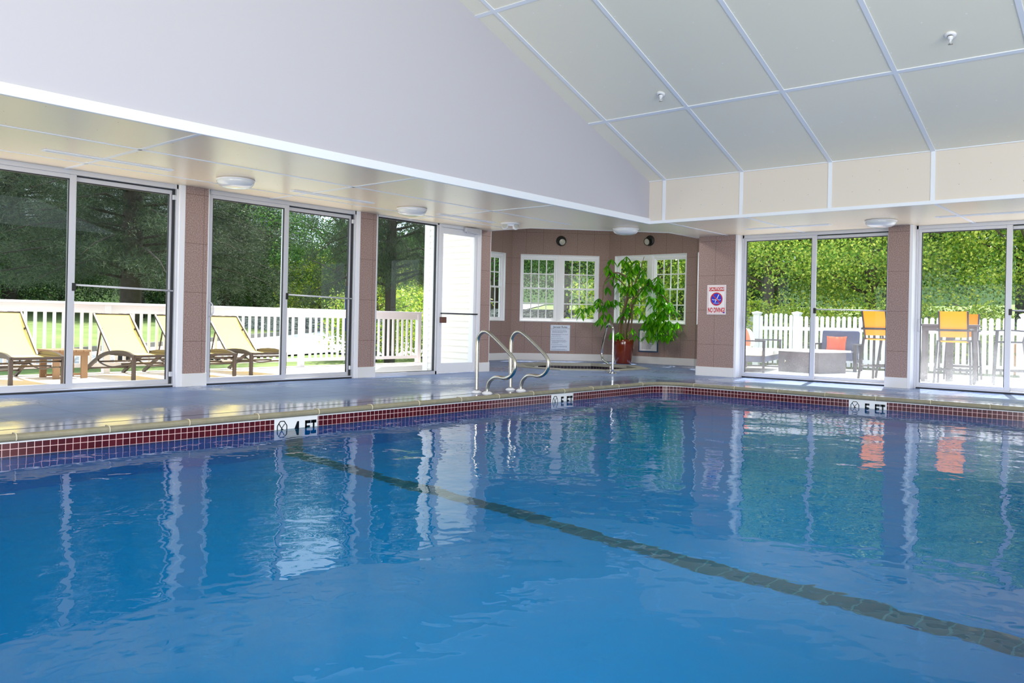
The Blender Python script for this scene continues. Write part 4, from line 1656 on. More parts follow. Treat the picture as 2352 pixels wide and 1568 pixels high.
def pine_tree(name, seed, h, cr, z0, label, cat, group, trunk_r=0.24):
    rng = np.random.default_rng(seed)
    t = thing(name, (0, 0, 0), 0, label, cat, group)
    m = MB()
    m.tube([(0, 0, -0.5), (0.02, 0.0, h * 0.3), (0.05, 0.03, h * 0.6), (0, 0, h)], [trunk_r * 1.1, trunk_r, trunk_r * 0.6, 0.03], 12)
    C, D = [], []
    nb = 110
    for b in range(nb):
        f = b / nb
        z = z0 + (h - z0) * f ** 1.1
        a = b * 2.4 + rng.uniform(-.3, .3)
        Lb = cr * (1 - 0.75 * f) * rng.uniform(0.75, 1.1)
        dx, dy = math.cos(a), math.sin(a)
        pts = [(0, 0, z), (dx * Lb * .4, dy * Lb * .4, z + 0.06 * Lb), (dx * Lb * .75, dy * Lb * .75, z - 0.02 * Lb), (dx * Lb, dy * Lb, z - 0.12 * Lb)]
        m.tube(pts, [0.045, 0.03, 0.018, 0.006], 5)
        k = int(9 * Lb) + 4
        for s in range(k):
            u = 0.22 + 0.78 * (s + rng.uniform(0, 1)) / k
            px = dx * Lb * u + rng.normal() * 0.16 * Lb * (0.25 + 0.5 * u)
            py = dy * Lb * u + rng.normal() * 0.16 * Lb * (0.25 + 0.5 * u)
            pz = z + 0.05 * Lb * (1 - u) - 0.12 * Lb * u * u + rng.normal() * 0.10
            nn = 80
            C.append(np.array([px, py, pz]) + rng.normal(size=(nn, 3)) * 0.11)
            dd = rng.normal(size=(nn, 3))
            dd[:, 0] += dx * 0.7
            dd[:, 1] += dy * 0.7
            dd[:, 2] += 0.15
            D.append(dd)
    m.build('trunk', MAT['bark_dark'], t)
    leaf_cloud('crown', MAT['needle'], np.concatenate(C), np.concatenate(D), 0.135, 0.0105, t, rng=rng, fold=0.05)
    return t


# ------------------------------------------------------------------ potted plant
t = thing('potted_plant', (15.95, 10.20, 0.0), 0, 'tall leafy potted tree in a glazed brown pot behind the spa handrail', 'potted plant')
m = MB()
m.lathe([(0.0, 0.0), (0.165, 0.0), (0.175, 0.02), (0.215, 0.22), (0.245, 0.42), (0.25, 0.52), (0.238, 0.555), (0.222, 0.56), (0.215, 0.54), (0.205, 0.50)], 40)
m.build('pot', MAT['pot'], t)
m = MB()
m.lathe([(0.212, 0.50), (0.1, 0.515), (0.0005, 0.52)], 24)
m.build('soil', MAT['soil'], t)
# image-right direction at the plant and depth direction
ir = Vector((math.sin(YAW), -math.cos(YAW), 0))
idp = Vector((-math.cos(YAW), -math.sin(YAW), 0))     # towards the camera


def PP(a, z, dpt=0.0):
    p = ir * a + idp * dpt
    return (p.x, p.y, z)


stems = [
    [(0.00, 0.45, 0.02), (-0.04, 0.85, 0.05), (0.02, 1.30, 0.06), (0.16, 1.75, 0.05), (0.10, 2.10, 0.05), (0.0, 2.38, 0.04)],
    [(0.05, 0.45, -0.03), (0.10, 0.90, 0.0), (0.18, 1.35, 0.0), (0.22, 1.80, 0.02), (0.34, 2.15, 0.05), (0.42, 2.45, 0.05)],
    [(0.08, 0.45, 0.06), (0.16, 0.95, 0.10), (0.20, 1.40, 0.14), (0.48, 1.80, 0.16), (0.72, 2.0, 0.18)],
    [(-0.06, 0.45, 0.0), (-0.10, 0.9, 0.05), (0.0, 1.35, 0.10), (0.08, 1.85, 0.12), (-0.12, 2.05, 0.12), (-0.38, 2.02, 0.14), (-0.50, 1.75, 0.16), (-0.52, 1.45, 0.16), (-0.66, 1.28, 0.16), (-0.86, 1.24, 0.15)],
    [(0.02, 0.45, 0.08), (0.02, 1.0, 0.16), (0.16, 1.45, 0.22), (0.40, 1.75, 0.25), (0.75, 1.60, 0.28), (1.02, 1.35, 0.30), (1.16, 1.15, 0.30)],
    [(-0.03, 0.45, 0.04), (-0.05, 1.05, 0.02), (0.06, 1.50, 0.0), (-0.02, 1.80, 0.0), (-0.30, 1.98, 0.02), (-0.48, 1.85, 0.02)],
]
for sp_ in stems:
    m = MB()
    pts = spline([PP(a, z, d) for a, z, d in sp_], 6)
    n_ = len(pts)
    m.tube(pts, [0.026 * (1 - 0.78 * i / (n_ - 1)) for i in range(n_)], 8)
    m.build('stem', MAT['stem'], t)
# leaf whorls: cluster centres in picture-plane metres (a right, z up)
rng = np.random.default_rng(7)
clusters = []
for (a0, z0, sa, sz, n_) in ((0.02, 2.32, .16, .10, 7), (0.45, 2.52, .04, .04, 1), (0.40, 2.25, .16, .12, 7), (-0.28, 2.12, .10, .12, 7), (0.12, 1.98, .22, .18, 14), (0.55, 1.98, .18, .16, 16), (0.85, 1.95, .12, .14, 10),
                             (-0.05, 1.62, .20, .16, 9), (0.32, 1.70, .20, .18, 14), (-0.48, 1.32, .12, .14, 9), (-0.80, 1.30, .10, .10, 5), (-0.28, 1.45, .12, .14, 6), (-0.98, 1.22, .03, .04, 2), (-0.52, 0.98, .08, .10, 3),
                             (0.72, 1.12, .16, .14, 18), (1.00, 1.05, .18, .16, 20), (0.85, 0.78, .18, .12, 14), (1.12, 1.45, .12, .10, 8), (1.25, 0.98, .08, .10, 6), (0.95, 1.55, .12, .10, 6), (-0.10, 0.72, .14, .08, 6), (0.40, 0.72, .14, .10, 7), (0.15, 1.30, .14, .2, 5)):
    for k in range(n_):
        clusters.append((a0 + rng.normal() * sa, z0 + rng.normal() * sz, rng.normal() * 0.22 + 0.10))
C, D = [], []
pet = MB()
for (a, z, dp) in clusters:
    p = Vector(PP(a, z, max(dp, -0.30)))
    if rng.uniform() < 0.27:
        continue
    p.x = min(p.x, 16.26 - 15.95)
    over = (p.x + 15.95 + p.y + 10.20) - 27.15
    if over > 0:
        p.x -= over / 2
        p.y -= over / 2
    nl = rng.integers(5, 8)
    ph = rng.uniform(0, 6.28)
    tilt = rng.uniform(0.5, 1.2)
    for k in range(nl):
        an = ph + 2 * PI * k / nl
        dd = np.array([math.cos(an), math.sin(an), -tilt + rng.normal() * 0.15])
        C.append(np.array(p))
        D.append(dd)
C, D = np.array(C), np.array(D)


def big_leaves(name, mat, C, D, length, width, parent, rng):
    """lanceolate leaflets, 3 segments, folded along the midrib and drooping"""
    mb = MB()
    for c, d in zip(C, D):
        d = Vector(d).normalized()
        s = d.cross(Vector((0, 0, 1)))
        if s.length < 0.1:
            s = Vector((1, 0, 0))
        s.normalize()
        n_ = s.cross(d)
        Ln = length * rng.uniform(0.75, 1.25)
        wv = width * Ln / length
        c = Vector(c)
        prev = None
        rows = []
        for (u, wf) in ((0.0, 0.05), (0.3, 0.75), (0.6, 1.0), (0.85, 0.55), (1.0, 0.04)):
            p = c + d * (Ln * u) + Vector((0, 0, -0.30 * Ln * u * u))
            rows.append((p + s * wv * 0.5 * wf + n_ * 0.12 * wv * wf, p, p - s * wv * 0.5 * wf + n_ * 0.12 * wv * wf))
        b = len(mb.v)
        for r_ in rows:
            mb.v += [tuple(q) for q in r_]
        for i in range(4):
            for j in range(2):
                mb.f.append((b + i * 3 + j, b + i * 3 + j + 1, b + (i + 1) * 3 + j + 1, b + (i + 1) * 3 + j))
                mb.s.append(True)
    return mb.build(name, mat, parent)


big_leaves('foliage', MAT['leaf_plant'], C, D, 0.18, 0.058, t, rng)

# ------------------------------------------------------------------ outdoors: ground
def hill(x, y):
    z = -0.42
    if y > 22:
        z += 0.075 * (y - 22) * min(1.0, max(0.0, (y - 22) / 6))
    if x > 21:
        z += 0.10 * (x - 21)
    return min(z, 4.0)


g = MB()
NX, NY = 141, 141
gx = np.linspace(-30, 75, NX)
gy = np.linspace(-25, 80, NY)
for i in range(NX - 1):
    for j in range(NY - 1):
        q = [(gx[i], gy[j]), (gx[i + 1], gy[j]), (gx[i + 1], gy[j + 1]), (gx[i], gy[j + 1])]
        if q[2][0] > -5.4 and q[0][0] < 13.9 and q[2][1] > -5.4 and q[0][1] < 9.9:
            continue
        if q[2][0] > 10.9 and q[0][0] < 16.5 and q[2][1] > 7.1 and q[0][1] < 12.7:
            continue
        g.face([(x, y, hill(x, y)) for x, y in q], True)
ground = tag(g.build('ground', MAT['grass']), 'sunlit green lawn rising towards the trees', None, kind='structure')
# roadway strip
rd = MB()
near = lambda x: 21.1 + (x - 8.86) * 0.304
far = lambda x: 25.2 + (x - 10.57) * 0.40
for k in range(24):
    xa, xb = -12 + 2.4 * k, -12 + 2.4 * (k + 1)
    za = lambda x, y: max(hill(x, y), -0.42) + 0.06
    rd.face([(xa, near(xa), za(xa, near(xa))), (xb, near(xb), za(xb, near(xb))), (xb, far(xb), za(xb, far(xb))), (xa, far(xa), za(xa, far(xa)))])
road = tag(rd.build('road', MAT['road']), 'pale driveway beyond the terrace railing', None, kind='structure')
cb = MB()
for k in range(24):
    xa, xb = -12 + 2.4 * k, -12 + 2.4 * (k + 1)
    cb.bar((xa, far(xa) + 0.1, hill(xa, far(xa)) + 0.10), (xb, far(xb) + 0.1, hill(xb, far(xb)) + 0.10), 0.18, 0.22)
cb.build('curb', MAT['curb'], road)
dw = MB()
A_, B_ = Vector((19.5, 27.0)), Vector((27.5, 8.5))
dv = (B_ - A_).normalized()
pv = Vector((dv.y, -dv.x))
for k in range(10):
    q = []
    for u, sgn in ((k / 10, -1), (k / 10, 1), ((k + 1) / 10, 1), ((k + 1) / 10, -1)):
        p = A_ + (B_ - A_) * u + pv * (2.6 * sgn)
        q.append((p.x, p.y, hill(p.x, p.y) + 0.07))
    dw.face(q)
tag(dw.build('driveway', MAT['road']), 'pale driveway curving past the alcove windows', None, kind='structure')
# terrace deck outside the left doors
dk = MB()
dk.box(-5.5, 10.85, 9.98, 13.62, -0.16, -0.05)
dk.build('terrace', MAT['deck'], kind='structure')
dk = MB()
dk.prism([(10.85, 11.40), (12.45, 12.95), (12.70, 12.95), (12.70, 13.62), (10.85, 13.62)], -0.16, -0.0505)
dk.build('terrace', MAT['deck'], kind='structure')
# patio outside the right doors
pt = MB()
pt.box(13.97, 20.0, -6, 6.9, -0.25, -0.05)
pt.box(15.2, 20.0, 6.9, 8.4, -0.25, -0.0501)
pt.build('patio', MAT['patio'], kind='structure')

# lap siding on the alcove's outer wall, seen through the swing door
sdg = MB()
x = 10.76
for k in range(30):
    z0 = -0.35 + 0.1135 * k
    sdg.face([(x - 0.022, 9.99, z0), (x - 0.022, 11.22, z0), (x, 11.22, z0 + 0.1135), (x, 9.99, z0 + 0.1135)])
    sdg.face([(x - 0.022, 9.99, z0), (x, 9.99, z0 - 0.001), (x, 11.22, z0 - 0.001), (x - 0.022, 11.22, z0)])
siding = sdg.build('wall_siding', MAT['siding'], kind='structure')
cbd = MB()
cbd.box(x - 0.03, x + 0.14, 11.20, 11.33, -0.35, ZG)
cbd.build('corner_board', MAT['white_vinyl'], siding, bevel=0.004)

# ------------------------------------------------------------------ outdoors left: railing, loungers, table
t = thing('terrace_railing', (-2.0, 13.40, -0.05), 0, 'white painted terrace railing with square balusters behind the loungers', 'railing')
RL = 14.6
m = MB()
m.box(0, RL, -0.07, 0.07, 1.085, 1.125)
m.build('cap_rail', MAT['rail_paint'], t, bevel=0.004)
m = MB()
m.box(0, RL, -0.022, 0.022, 0.955, 1.085)
m.build('top_rail', MAT['rail_paint'], t, bevel=0.004)
m = MB()
m.box(0, RL, -0.022, 0.022, 0.10, 0.165)
m.build('bottom_rail', MAT['rail_paint'], t, bevel=0.004)
bm_ = MB()
bm_.box(-0.019, 0.019, -0.019, 0.019, 0.16, 0.96)
proto = None
posts = [4.08, 7.78, 11.47, 14.55, 0.4]
for k in range(104):
    xx = 4.6 + 0.1335 * (k)
    if xx > RL - 0.05:
        break
    if any(abs(xx - p) < 0.075 for p in posts):
        continue
    if proto is None:
        proto = bm_.build('baluster', MAT['rail_paint'], t, (xx, 0, 0))
    else:
        c = proto.copy()
        COL.objects.link(c)
        c.location = (xx, 0, 0)
for p in posts:
    m = MB()
    m.box(p - 0.05, p + 0.05, -0.05, 0.05, 0.0, 1.085)
    m.build('post', MAT['rail_paint'], t, bevel=0.004)


def lounger(loc, label, first=[None]):
    if first[0] is not None:
        return copy_tree(first[0], loc, 0, label)
    t = thing('sun_lounger', loc, 0, label, 'sun lounger', 'yellow sling loungers on the terrace')
    hw = 0.315
    # side frames: arched bar from front leg to rear foot
    for s in (-1, 1):
        x = s * hw
        m = MB()
        pts = spline([(x, -0.84, 0.34), (x, -0.60, 0.385), (x, -0.25, 0.385), (x, 0.15, 0.33), (x, 0.5, 0.20), (x, 0.80, 0.05), (x, 0.90, 0.0)], 6)
        for a, b in zip(pts, pts[1:]):
            m.bar(a, b, 0.035, 0.05)
        m.build('side_frame', MAT['sling_frame'], t)
        m = MB()
        m.box(x - 0.024, x + 0.024, -0.865, -0.815, 0, 0.36)
        m.build('front_leg', MAT['sling_frame'], t, bevel=0.005)
        m = MB()
        m.tube(spline([(x * 0.97, -0.80, 0.22), (x * 0.97, -0.5, 0.20), (x * 0.97, -0.1, 0.16), (x * 0.97, 0.25, 0.20), (x * 0.97, 0.38, 0.26)], 6), 0.012, 8)
        m.build('brace', MAT['sling_frame'], t)
    for y, z in ((-0.83, 0.30), (-0.45, 0.22), (0.30, 0.22), (0.70, 0.10)):
        m = MB()
        m.tube([(-hw, y, z), (hw, y, z)], 0.013, 8)
        m.build('cross_bar', MAT['sling_frame'], t)
    # seat sling with edge rails
    m = MB()
    n = 10
    for i in range(n):
        y0, y1 = -0.85 + 0.80 * i / n, -0.85 + 0.80 * (i + 1) / n
        zf = lambda y: 0.352 - 0.02 * math.sin((y + 0.85) / 0.8 * PI)
        m.face([(-hw + .03, y0, zf(y0)), (hw - .03, y0, zf(y0)), (hw - .03, y1, zf(y1)), (-hw + .03, y1, zf(y1))], True)
    m.build('seat_sling', MAT['sling_yellow'], t)
    m = MB()
    for s in (-1, 1):
        m.bar((s * (hw - .02), -0.86, 0.350), (s * (hw - .02), -0.05, 0.350), 0.03, 0.03)
    m.bar((-hw, -0.86, 0.345), (hw, -0.86, 0.345), 0.03, 0.035)
    m.build('seat_rail', MAT['sling_frame'], t)
    # raised backrest
    m = MB()
    P0, P1 = Vector((0, -0.05, 0.345)), Vector((0, 0.60, 0.94))
    d = P1 - P0
    nb = Vector((0, 0.675, -0.738))
    for i in range(n):
        u0, u1 = i / n, (i + 1) / n
        q = []
        for u, sx in ((u0, -1), (u0, 1), (u1, 1), (u1, -1)):
            p = P0 + d * u + nb * 0.03 * math.sin(u * PI)
            q.append((sx * (hw - .045), p.y, p.z))
        m.face(q, True)
    m.build('back_sling', MAT['sling_yellow'], t)
    m = MB()
    for s in (-1, 1):
        m.bar((s * (hw - .035), P0.y, P0.z), (s * (hw - .035), P1.y, P1.z), 0.026, 0.03)
    m.tube([(-(hw - .035), P1.y, P1.z), (hw - .035, P1.y, P1.z)], 0.012, 8)
    m.bar((-(hw - .06), P0.y + .42, P0.z + .38), (-(hw - .06), 0.55, 0.19), 0.02, 0.012)
    m.bar(((hw - .06), P0.y + .42, P0.z + .38), ((hw - .06), 0.55, 0.19), 0.02, 0.012)
    m.build('back_frame', MAT['sling_frame'], t)
    first[0] = t
    return t


lounger((4.16, 12.50, -0.05), 'yellow sling lounger cut by the left picture edge, before a wooden table')
lounger((5.745, 12.52, -0.05), 'yellow sling lounger in full view behind the door pane left of the first pillar')
lounger((6.75, 12.60, -0.05), 'yellow sling lounger partly hidden by the first pink pillar')
lounger((7.715, 12.66, -0.05), 'yellow sling lounger just right of the first pink pillar, last of the row')

t = thing('side_table', (4.90, 12.75, -0.05), 0, 'low brown wooden side table between the two leftmost loungers', 'table')
m = MB()
for k in range(5):
    m.box(-0.27 + 0.108 * k, -0.27 + 0.108 * k + 0.10, -0.30, 0.30, 0.385, 0.415)
m.build('table_top', MAT['wood_brown'], t, bevel=0.004)
for sx in (-1, 1):
    for sy in (-1, 1):
        m = MB()
        m.box(sx * 0.19 - 0.045, sx * 0.19 + 0.045, sy * 0.24 - 0.02, sy * 0.24 + 0.02, 0, 0.385)
        m.build('leg', MAT['wood_brown'], t, bevel=0.004)
m = MB()
for sy in (-1, 1):
    m.box(-0.25, 0.25, sy * 0.24 - 0.028, sy * 0.24 - 0.02 if sy < 0 else sy * 0.24 + 0.028, 0.33, 0.385)
m.box(-0.24, 0.24, -0.02, 0.02, 0.03, 0.06)
m.build('apron', MAT['wood_brown'], t)

# ------------------------------------------------------------------ outdoors right: fence and furniture
FX = 20.45
t = thing('picket_fence', (FX, 9.0, -0.10), R(-90), 'white picket fence with capped posts behind the patio furniture', 'fence')
FL = 11.0
m = MB()
for z in (0.22, 0.98):
    m.box(0, FL, -0.02, 0.02, z - 0.045, z + 0.045)
m.build('rail', MAT['white_vinyl'], t, bevel=0.004)
fposts = [0.0, 1.06, 3.55, 6.0, 8.45, 10.9]
def picket_mb(h):
    m = MB()
    w_ = 0.043
    prof = [(-w_, 0.08), (w_, 0.08), (w_, h - 0.04), (w_ * 0.6, h - 0.008), (0, h), (-w_ * 0.6, h - 0.008), (-w_, h - 0.04)]
    b = len(m.v)
    n = len(prof)
    m.v += [(x_, -0.038, z_) for x_, z_ in prof] + [(x_, -0.020, z_) for x_, z_ in prof]
    m.f.append(tuple(b + i for i in range(n)))
    m.f.append(tuple(b + n + i for i in reversed(range(n))))
    for i in range(n):
        j = (i + 1) % n
        m.f.append((b + i, b + n + i, b + n + j, b + j))
    m.s += [False] * (n + 2)
    return m


proto = picket_mb(1.30).build('picket', MAT['white_vinyl'], t, (0.13, 0, 0))
xx = 0.13
first_ = True
cnt = 0
while xx < FL and cnt < 90:
    ok = all(abs(xx - p) > 0.10 for p in fposts)
    if ok and not first_:
        c = proto.copy()
        COL.objects.link(c)
        hs = 1.0
        if xx < 1.06:
            hs = 1.0 + 0.055 * math.sin(PI * xx / 1.06)
        c.scale = (1, 1, hs)
        c.location = (xx, 0, 0)
        cnt += 1
    first_ = False
    xx += 0.131
for p in fposts:
    m = MB()
    m.box(p - 0.075, p + 0.075, -0.075, 0.075, 0, 1.33)
    po = m.build('post', MAT['white_vinyl'], t, bevel=0.004)
    m = MB()
    m.box(p - 0.105, p + 0.105, -0.105, 0.105, 1.36, 1.385)
    m.box(p - 0.09, p + 0.09, -0.09, 0.09, 1.33, 1.36)
    b = len(m.v)
    q = 0.105
    m.v += [(p - q, -q, 1.385), (p + q, -q, 1.385), (p + q, q, 1.385), (p - q, q, 1.385), (p, 0, 1.42)]
    for i in range(4):
        m.f.append((b + i, b + (i + 1) % 4, b + 4))
        m.s.append(False)
    m.build('cap', MAT['white_vinyl'], po)

t = thing('picket_fence', (FX + 0.1, 9.0, -0.10), R(30), 'white picket fence run turning away at the corner post, left of the gate', 'fence')
m = MB()
for z in (0.22, 0.98):
    m.box(0, 3.2, -0.02, 0.02, z - 0.045, z + 0.045)
m.build('rail', MAT['white_vinyl'], t)
for k in range(23):
    c = proto.copy()
    COL.objects.link(c)
    c.parent = t
    c.scale = (1, 1, 1)
    c.location = (0.16 + 0.131 * k, 0, 0)


def cushion(name, loc, rot, sx, sy, sz, mat, label, cat, group=None):
    """puffy square cushion"""
    m = MB()
    n = 10
    grid = {}
    for side in (1, -1):
        for i in range(n + 1):
            for j in range(n + 1):
                u, v = -1 + 2 * i / n, -1 + 2 * j / n
                e = (1 - abs(u) ** 3) * (1 - abs(v) ** 3)
                pin = 1 - 0.08 * (1 - abs(u) ** 2) * abs(v) ** 6
                pin2 = 1 - 0.08 * (1 - abs(v) ** 2) * abs(u) ** 6
                grid[(side, i, j)] = len(m.v)
                m.v.append((u * sx / 2 * pin2, side * sy / 2 * e ** 0.6, v * sz / 2 * pin))
        for i in range(n):
            for j in range(n):
                q = (grid[(side, i, j)], grid[(side, i + 1, j)], grid[(side, i + 1, j + 1)], grid[(side, i, j + 1)])
                m.f.append(q if side < 0 else tuple(reversed(q)))
                m.s.append(True)
    o = m.build(name, mat, None, loc)
    o.rotation_euler = rot
    return tag(o, label, cat, group)


# patio sofa, facing the fire table
A = R(14)
t = thing('patio_sofa', (17.30, 7.68, -0.05), A, 'patio sofa with dark metal arms and pale seat beside the fire table', 'sofa')
m = MB()
for sx in (-1.10, 1.10):
    for y in (-0.40, 0.36):
        m.box(sx - 0.025, sx + 0.025, y - 0.025, y + 0.025, 0, 0.66)
m.build('leg', MAT['stool_frame'], t)
m = MB()
for sx in (-1.10, 1.10):
    m.box(sx - 0.035, sx + 0.035, -0.43, 0.40, 0.645, 0.675)
    m.box(sx - 0.02, sx + 0.02, -0.40, 0.36, 0.03, 0.06)
m.build('arm', MAT['stool_frame'], t)
m = MB()
m.box(-1.08, 1.08, -0.40, 0.38, 0.22, 0.34)
m.build('seat_base', MAT['cushion_navy'], t, bevel=0.01)
m = MB()
m.box(-1.06, 1.06, -0.42, 0.30, 0.34, 0.47)
m.build('seat_cushion', MAT['cushion_white'], t, bevel=0.03)
m = MB()
Mx = Matrix.Translation((0, 0.33, 0.62)) @ Matrix.Rotation(R(-14), 4, 'X')
m.box(-1.06, 1.06, -0.07, 0.07, -0.20, 0.30, Mx)
m.build('back_cushion', MAT['cushion_white'], t, bevel=0.03)
m = MB()
m.tube([(-1.08, 0.44, 0.30), (-1.08, 0.50, 0.86), (1.08, 0.50, 0.86), (1.08, 0.44, 0.30)], 0.016, 8)
m.build('back_frame', MAT['stool_frame'], t)
cushion('throw_pillow', (16.45, 7.58, 0.66), (R(-18), 0, A + R(12)), 0.46, 0.17, 0.44, MAT['orange_fabric'], 'orange throw pillow on the patio sofa, nearest its near arm', 'pillow', 'orange pillows on the patio seats')
cushion('throw_pillow', (16.95, 7.74, 0.68), (R(-16), 0, A - R(8)), 0.46, 0.17, 0.44, MAT['orange_fabric'], 'orange throw pillow on the patio sofa, next to a white pillow', 'pillow', 'orange pillows on the patio seats')
cushion('throw_pillow', (17.50, 7.86, 0.66), (R(-16), 0, A + R(5)), 0.48, 0.17, 0.42, MAT['cushion_white'], 'white throw pillow on the patio sofa', 'pillow')

# fire table
t = thing('fire_table', (17.78, 6.56, -0.05), R(-17), 'low grey stone fire table in front of the patio sofa', 'fire table')
m = MB()
m.box(-0.46, 0.46, -0.52, 0.52, 0.0, 0.44)
m.build('base', MAT['fire_stone'], t, bevel=0.008)
m = MB()
m.box(-0.53, 0.53, -0.59, 0.59, 0.44, 0.485)
m.build('table_top', MAT['marker_white'], t, bevel=0.006)
m = MB()
Mx = Matrix.Translation((-0.462, 0.33, 0.23)) @ Matrix.Rotation(R(-90), 4, 'Y')
m.lathe([(0.0, 0.0), (0.028, 0.0), (0.028, 0.02), (0.0005, 0.022)], 16, (0, 0, 0), Mx)
m.build('gas_knob', MAT['steel'], t)

# club chair
t = thing('club_chair', (19.05, 6.45, -0.05), R(-90 + 8), 'slate blue club chair with an orange pillow beyond the fire table', 'armchair')
m = MB()
for sx in (-0.44, 0.44):
    for y in (-0.36, 0.36):
        m2 = MB()
        m2.box(sx - 0.035, sx + 0.035, y - 0.035, y + 0.035, 0, 0.60)
        m2.build('leg', MAT['stool_frame'], t)
for sx in (-0.44, 0.44):
    m2 = MB()
    m2.box(sx - 0.045, sx + 0.045, -0.42, 0.42, 0.585, 0.615)
    m2.box(sx - 0.03, sx + 0.03, -0.36, 0.36, 0.20, 0.26)
    m2.build('arm', MAT['stool_frame'], t, bevel=0.005)
m = MB()
m.box(-0.40, 0.40, -0.40, 0.32, 0.24, 0.44)
m.build('seat_cushion', MAT['cushion_navy'], t, bevel=0.03)
m = MB()
Mx = Matrix.Translation((0, 0.33, 0.60)) @ Matrix.Rotation(R(-14), 4, 'X')
m.box(-0.40, 0.40, -0.08, 0.08, -0.22, 0.30, Mx)
m.build('back_cushion', MAT['cushion_navy'], t, bevel=0.03)
cushion('throw_pillow', (19.10, 6.50, 0.53), (R(-18), 0, R(-90 + 8)), 0.44, 0.17, 0.42, MAT['orange_fabric'], 'orange throw pillow on the slate blue club chair', 'pillow', 'orange pillows on the patio seats')


# bar stools: sitter faces +y
def stool(loc, rz, label, sling, first={}):
    key = sling
    if key in first:
        return copy_tree(first[key], loc, rz, label)
    t = thing('bar_stool', loc, rz, label, 'bar stool', 'sling bar stools on the patio')
    hw = 0.235
    fmat = MAT['stool_frame']
    for sx in (-1, 1):
        for (ya, yb) in ((0.22, 0.27), (-0.20, -0.30)):
            m = MB()
            m.bar((sx * (hw + 0.055), yb, 0.0), (sx * (hw + 0.015), ya, 0.98 if ya > 0 else 0.78), 0.034, 0.034)
            m.build('leg', fmat, t)
        m = MB()
        pts = spline([(sx * (hw + .015), 0.26, 0.975), (sx * (hw + .02), 0.0, 0.985), (sx * (hw + .015), -0.26, 0.965)], 5)
        for a, b in zip(pts, pts[1:]):
            m.bar(a, b, 0.05, 0.022)
        m.build('arm', fmat, t)
    m = MB()
    z = 0.26
    for a, b in (((-.28, .26), (.28, .26)), ((-.28, -.27), (.28, -.27)), ((-.28, .26), (-.28, -.27)), ((.28, .26), (.28, -.27))):
        m.tube([(a[0], a[1], z), (b[0], b[1], z)], 0.012, 8)
    m.build('foot_rail', fmat, t)
    m = MB()
    n = 8
    for i in range(n):
        y0, y1 = 0.23 - 0.44 * i / n, 0.23 - 0.44 * (i + 1) / n
        zf = lambda y: 0.775 - 0.028 * math.sin((0.23 - y) / 0.44 * PI)
        m.face([(-hw + .02, y0, zf(y0)), (hw - .02, y0, zf(y0)), (hw - .02, y1, zf(y1)), (-hw + .02, y1, zf(y1))], True)
    m.build('seat_sling', MAT[sling], t)
    m = MB()
    for sx in (-1, 1):
        m.bar((sx * (hw - .01), 0.235, 0.772), (sx * (hw - .01), -0.215, 0.772), 0.026, 0.026)
        m.bar((sx * (hw - .01), -0.19, 0.772), (sx * (hw - .01), -0.33, 1.30), 0.026, 0.026)
    m.tube([(-hw, 0.235, 0.77), (hw, 0.235, 0.77)], 0.013, 8)
    m.bar((-(hw + .03), -0.265, 0.965), ((hw + .03), -0.265, 0.965), 0.02, 0.04)
    m.build('frame', fmat, t)
    m = MB()
    for i in range(n):
        u0, u1 = i / n, (i + 1) / n
        q = []
        for u, sx in ((u0, -1), (u0, 1), (u1, 1), (u1, -1)):
            q.append((sx * (hw - .02), -0.205 - 0.125 * u, 0.84 + 0.455 * u))
        m.face(q, True)
    m.build('back_sling', MAT[sling], t)
    first[key] = t
    return t


TBL = (17.25, 3.75)


def face_to(x, y):
    return math.atan2(TBL[1] - y, TBL[0] - x) - PI / 2


stool((16.42, 4.74, -0.05), R(-100), 'amber sling bar stool left of the narrow right pillar, seen from behind', 'sling_orange')
stool((16.28, 3.46, -0.05), R(-84), 'amber sling bar stool right of the narrow pillar, its back towards the pool', 'sling_orange')
stool((17.15, 4.62, -0.05), R(-110), 'amber sling bar stool half hidden behind the narrow right pillar', 'sling_orange')
stool((18.12, 3.70, -0.05), R(94), 'amber sling bar stool on the far side of the bar table', 'sling_orange')
stool((17.10, 2.72, -0.05), R(12), 'grey sling bar stool seen side-on, right of the bar table', 'grey_sling')
t = thing('bar_table', (TBL[0], TBL[1], -0.05), R(10), 'square grey brown bar table among the amber stools', 'table')
m = MB()
m.box(-0.50, 0.50, -0.50, 0.50, 1.04, 1.075)
m.build('table_top', MAT['table_dark'], t, bevel=0.006)
for sx in (-1, 1):
    for sy in (-1, 1):
        m = MB()
        m.box(sx * 0.42 - 0.03, sx * 0.42 + 0.03, sy * 0.42 - 0.03, sy * 0.42 + 0.03, 0, 1.04)
        m.build('leg', MAT['table_dark'], t, bevel=0.004)
m = MB()
m.box(-0.45, 0.45, -0.45, -0.41, 0.95, 1.04)
m.box(-0.45, 0.45, 0.41, 0.45, 0.95, 1.04)
m.box(-0.45, -0.41, -0.41, 0.41, 0.95, 1.04)
m.box(0.41, 0.45, -0.41, 0.41, 0.95, 1.04)
m.box(-0.06, 0.06, -0.06, 0.06, 0.0, 0.95)
m.build('apron', MAT['table_dark'], t)

# orange boards glimpsed beyond the fence
t = MB()
for k in range(9):
    t.box(0, 0.04, 0.16 * k, 0.16 * k + 0.15, 0.0, 0.72)
ob = t.build('board_panel', MAT['orange_panel'], None, (21.4, 2.05, -0.05))
tag(ob, 'orange upright boards beyond the picket fence at the right picture edge', 'board')

# ------------------------------------------------------------------ outdoors: stone wall, trees, shrubs
sw_ = MB()
sw_.box(0, 9, -0.25, 0.25, -0.3, 1.15)
sw_.box(9, 24, -0.25, 0.25, -0.3, 1.45)
stw = sw_.build('stone_wall', MAT['stone'], None, (20.0, 33.5, 0.0), R(-59.3))
tag(stw, 'grey dry stone wall at the foot of the trees beyond the driveway', 'wall', kind='structure')

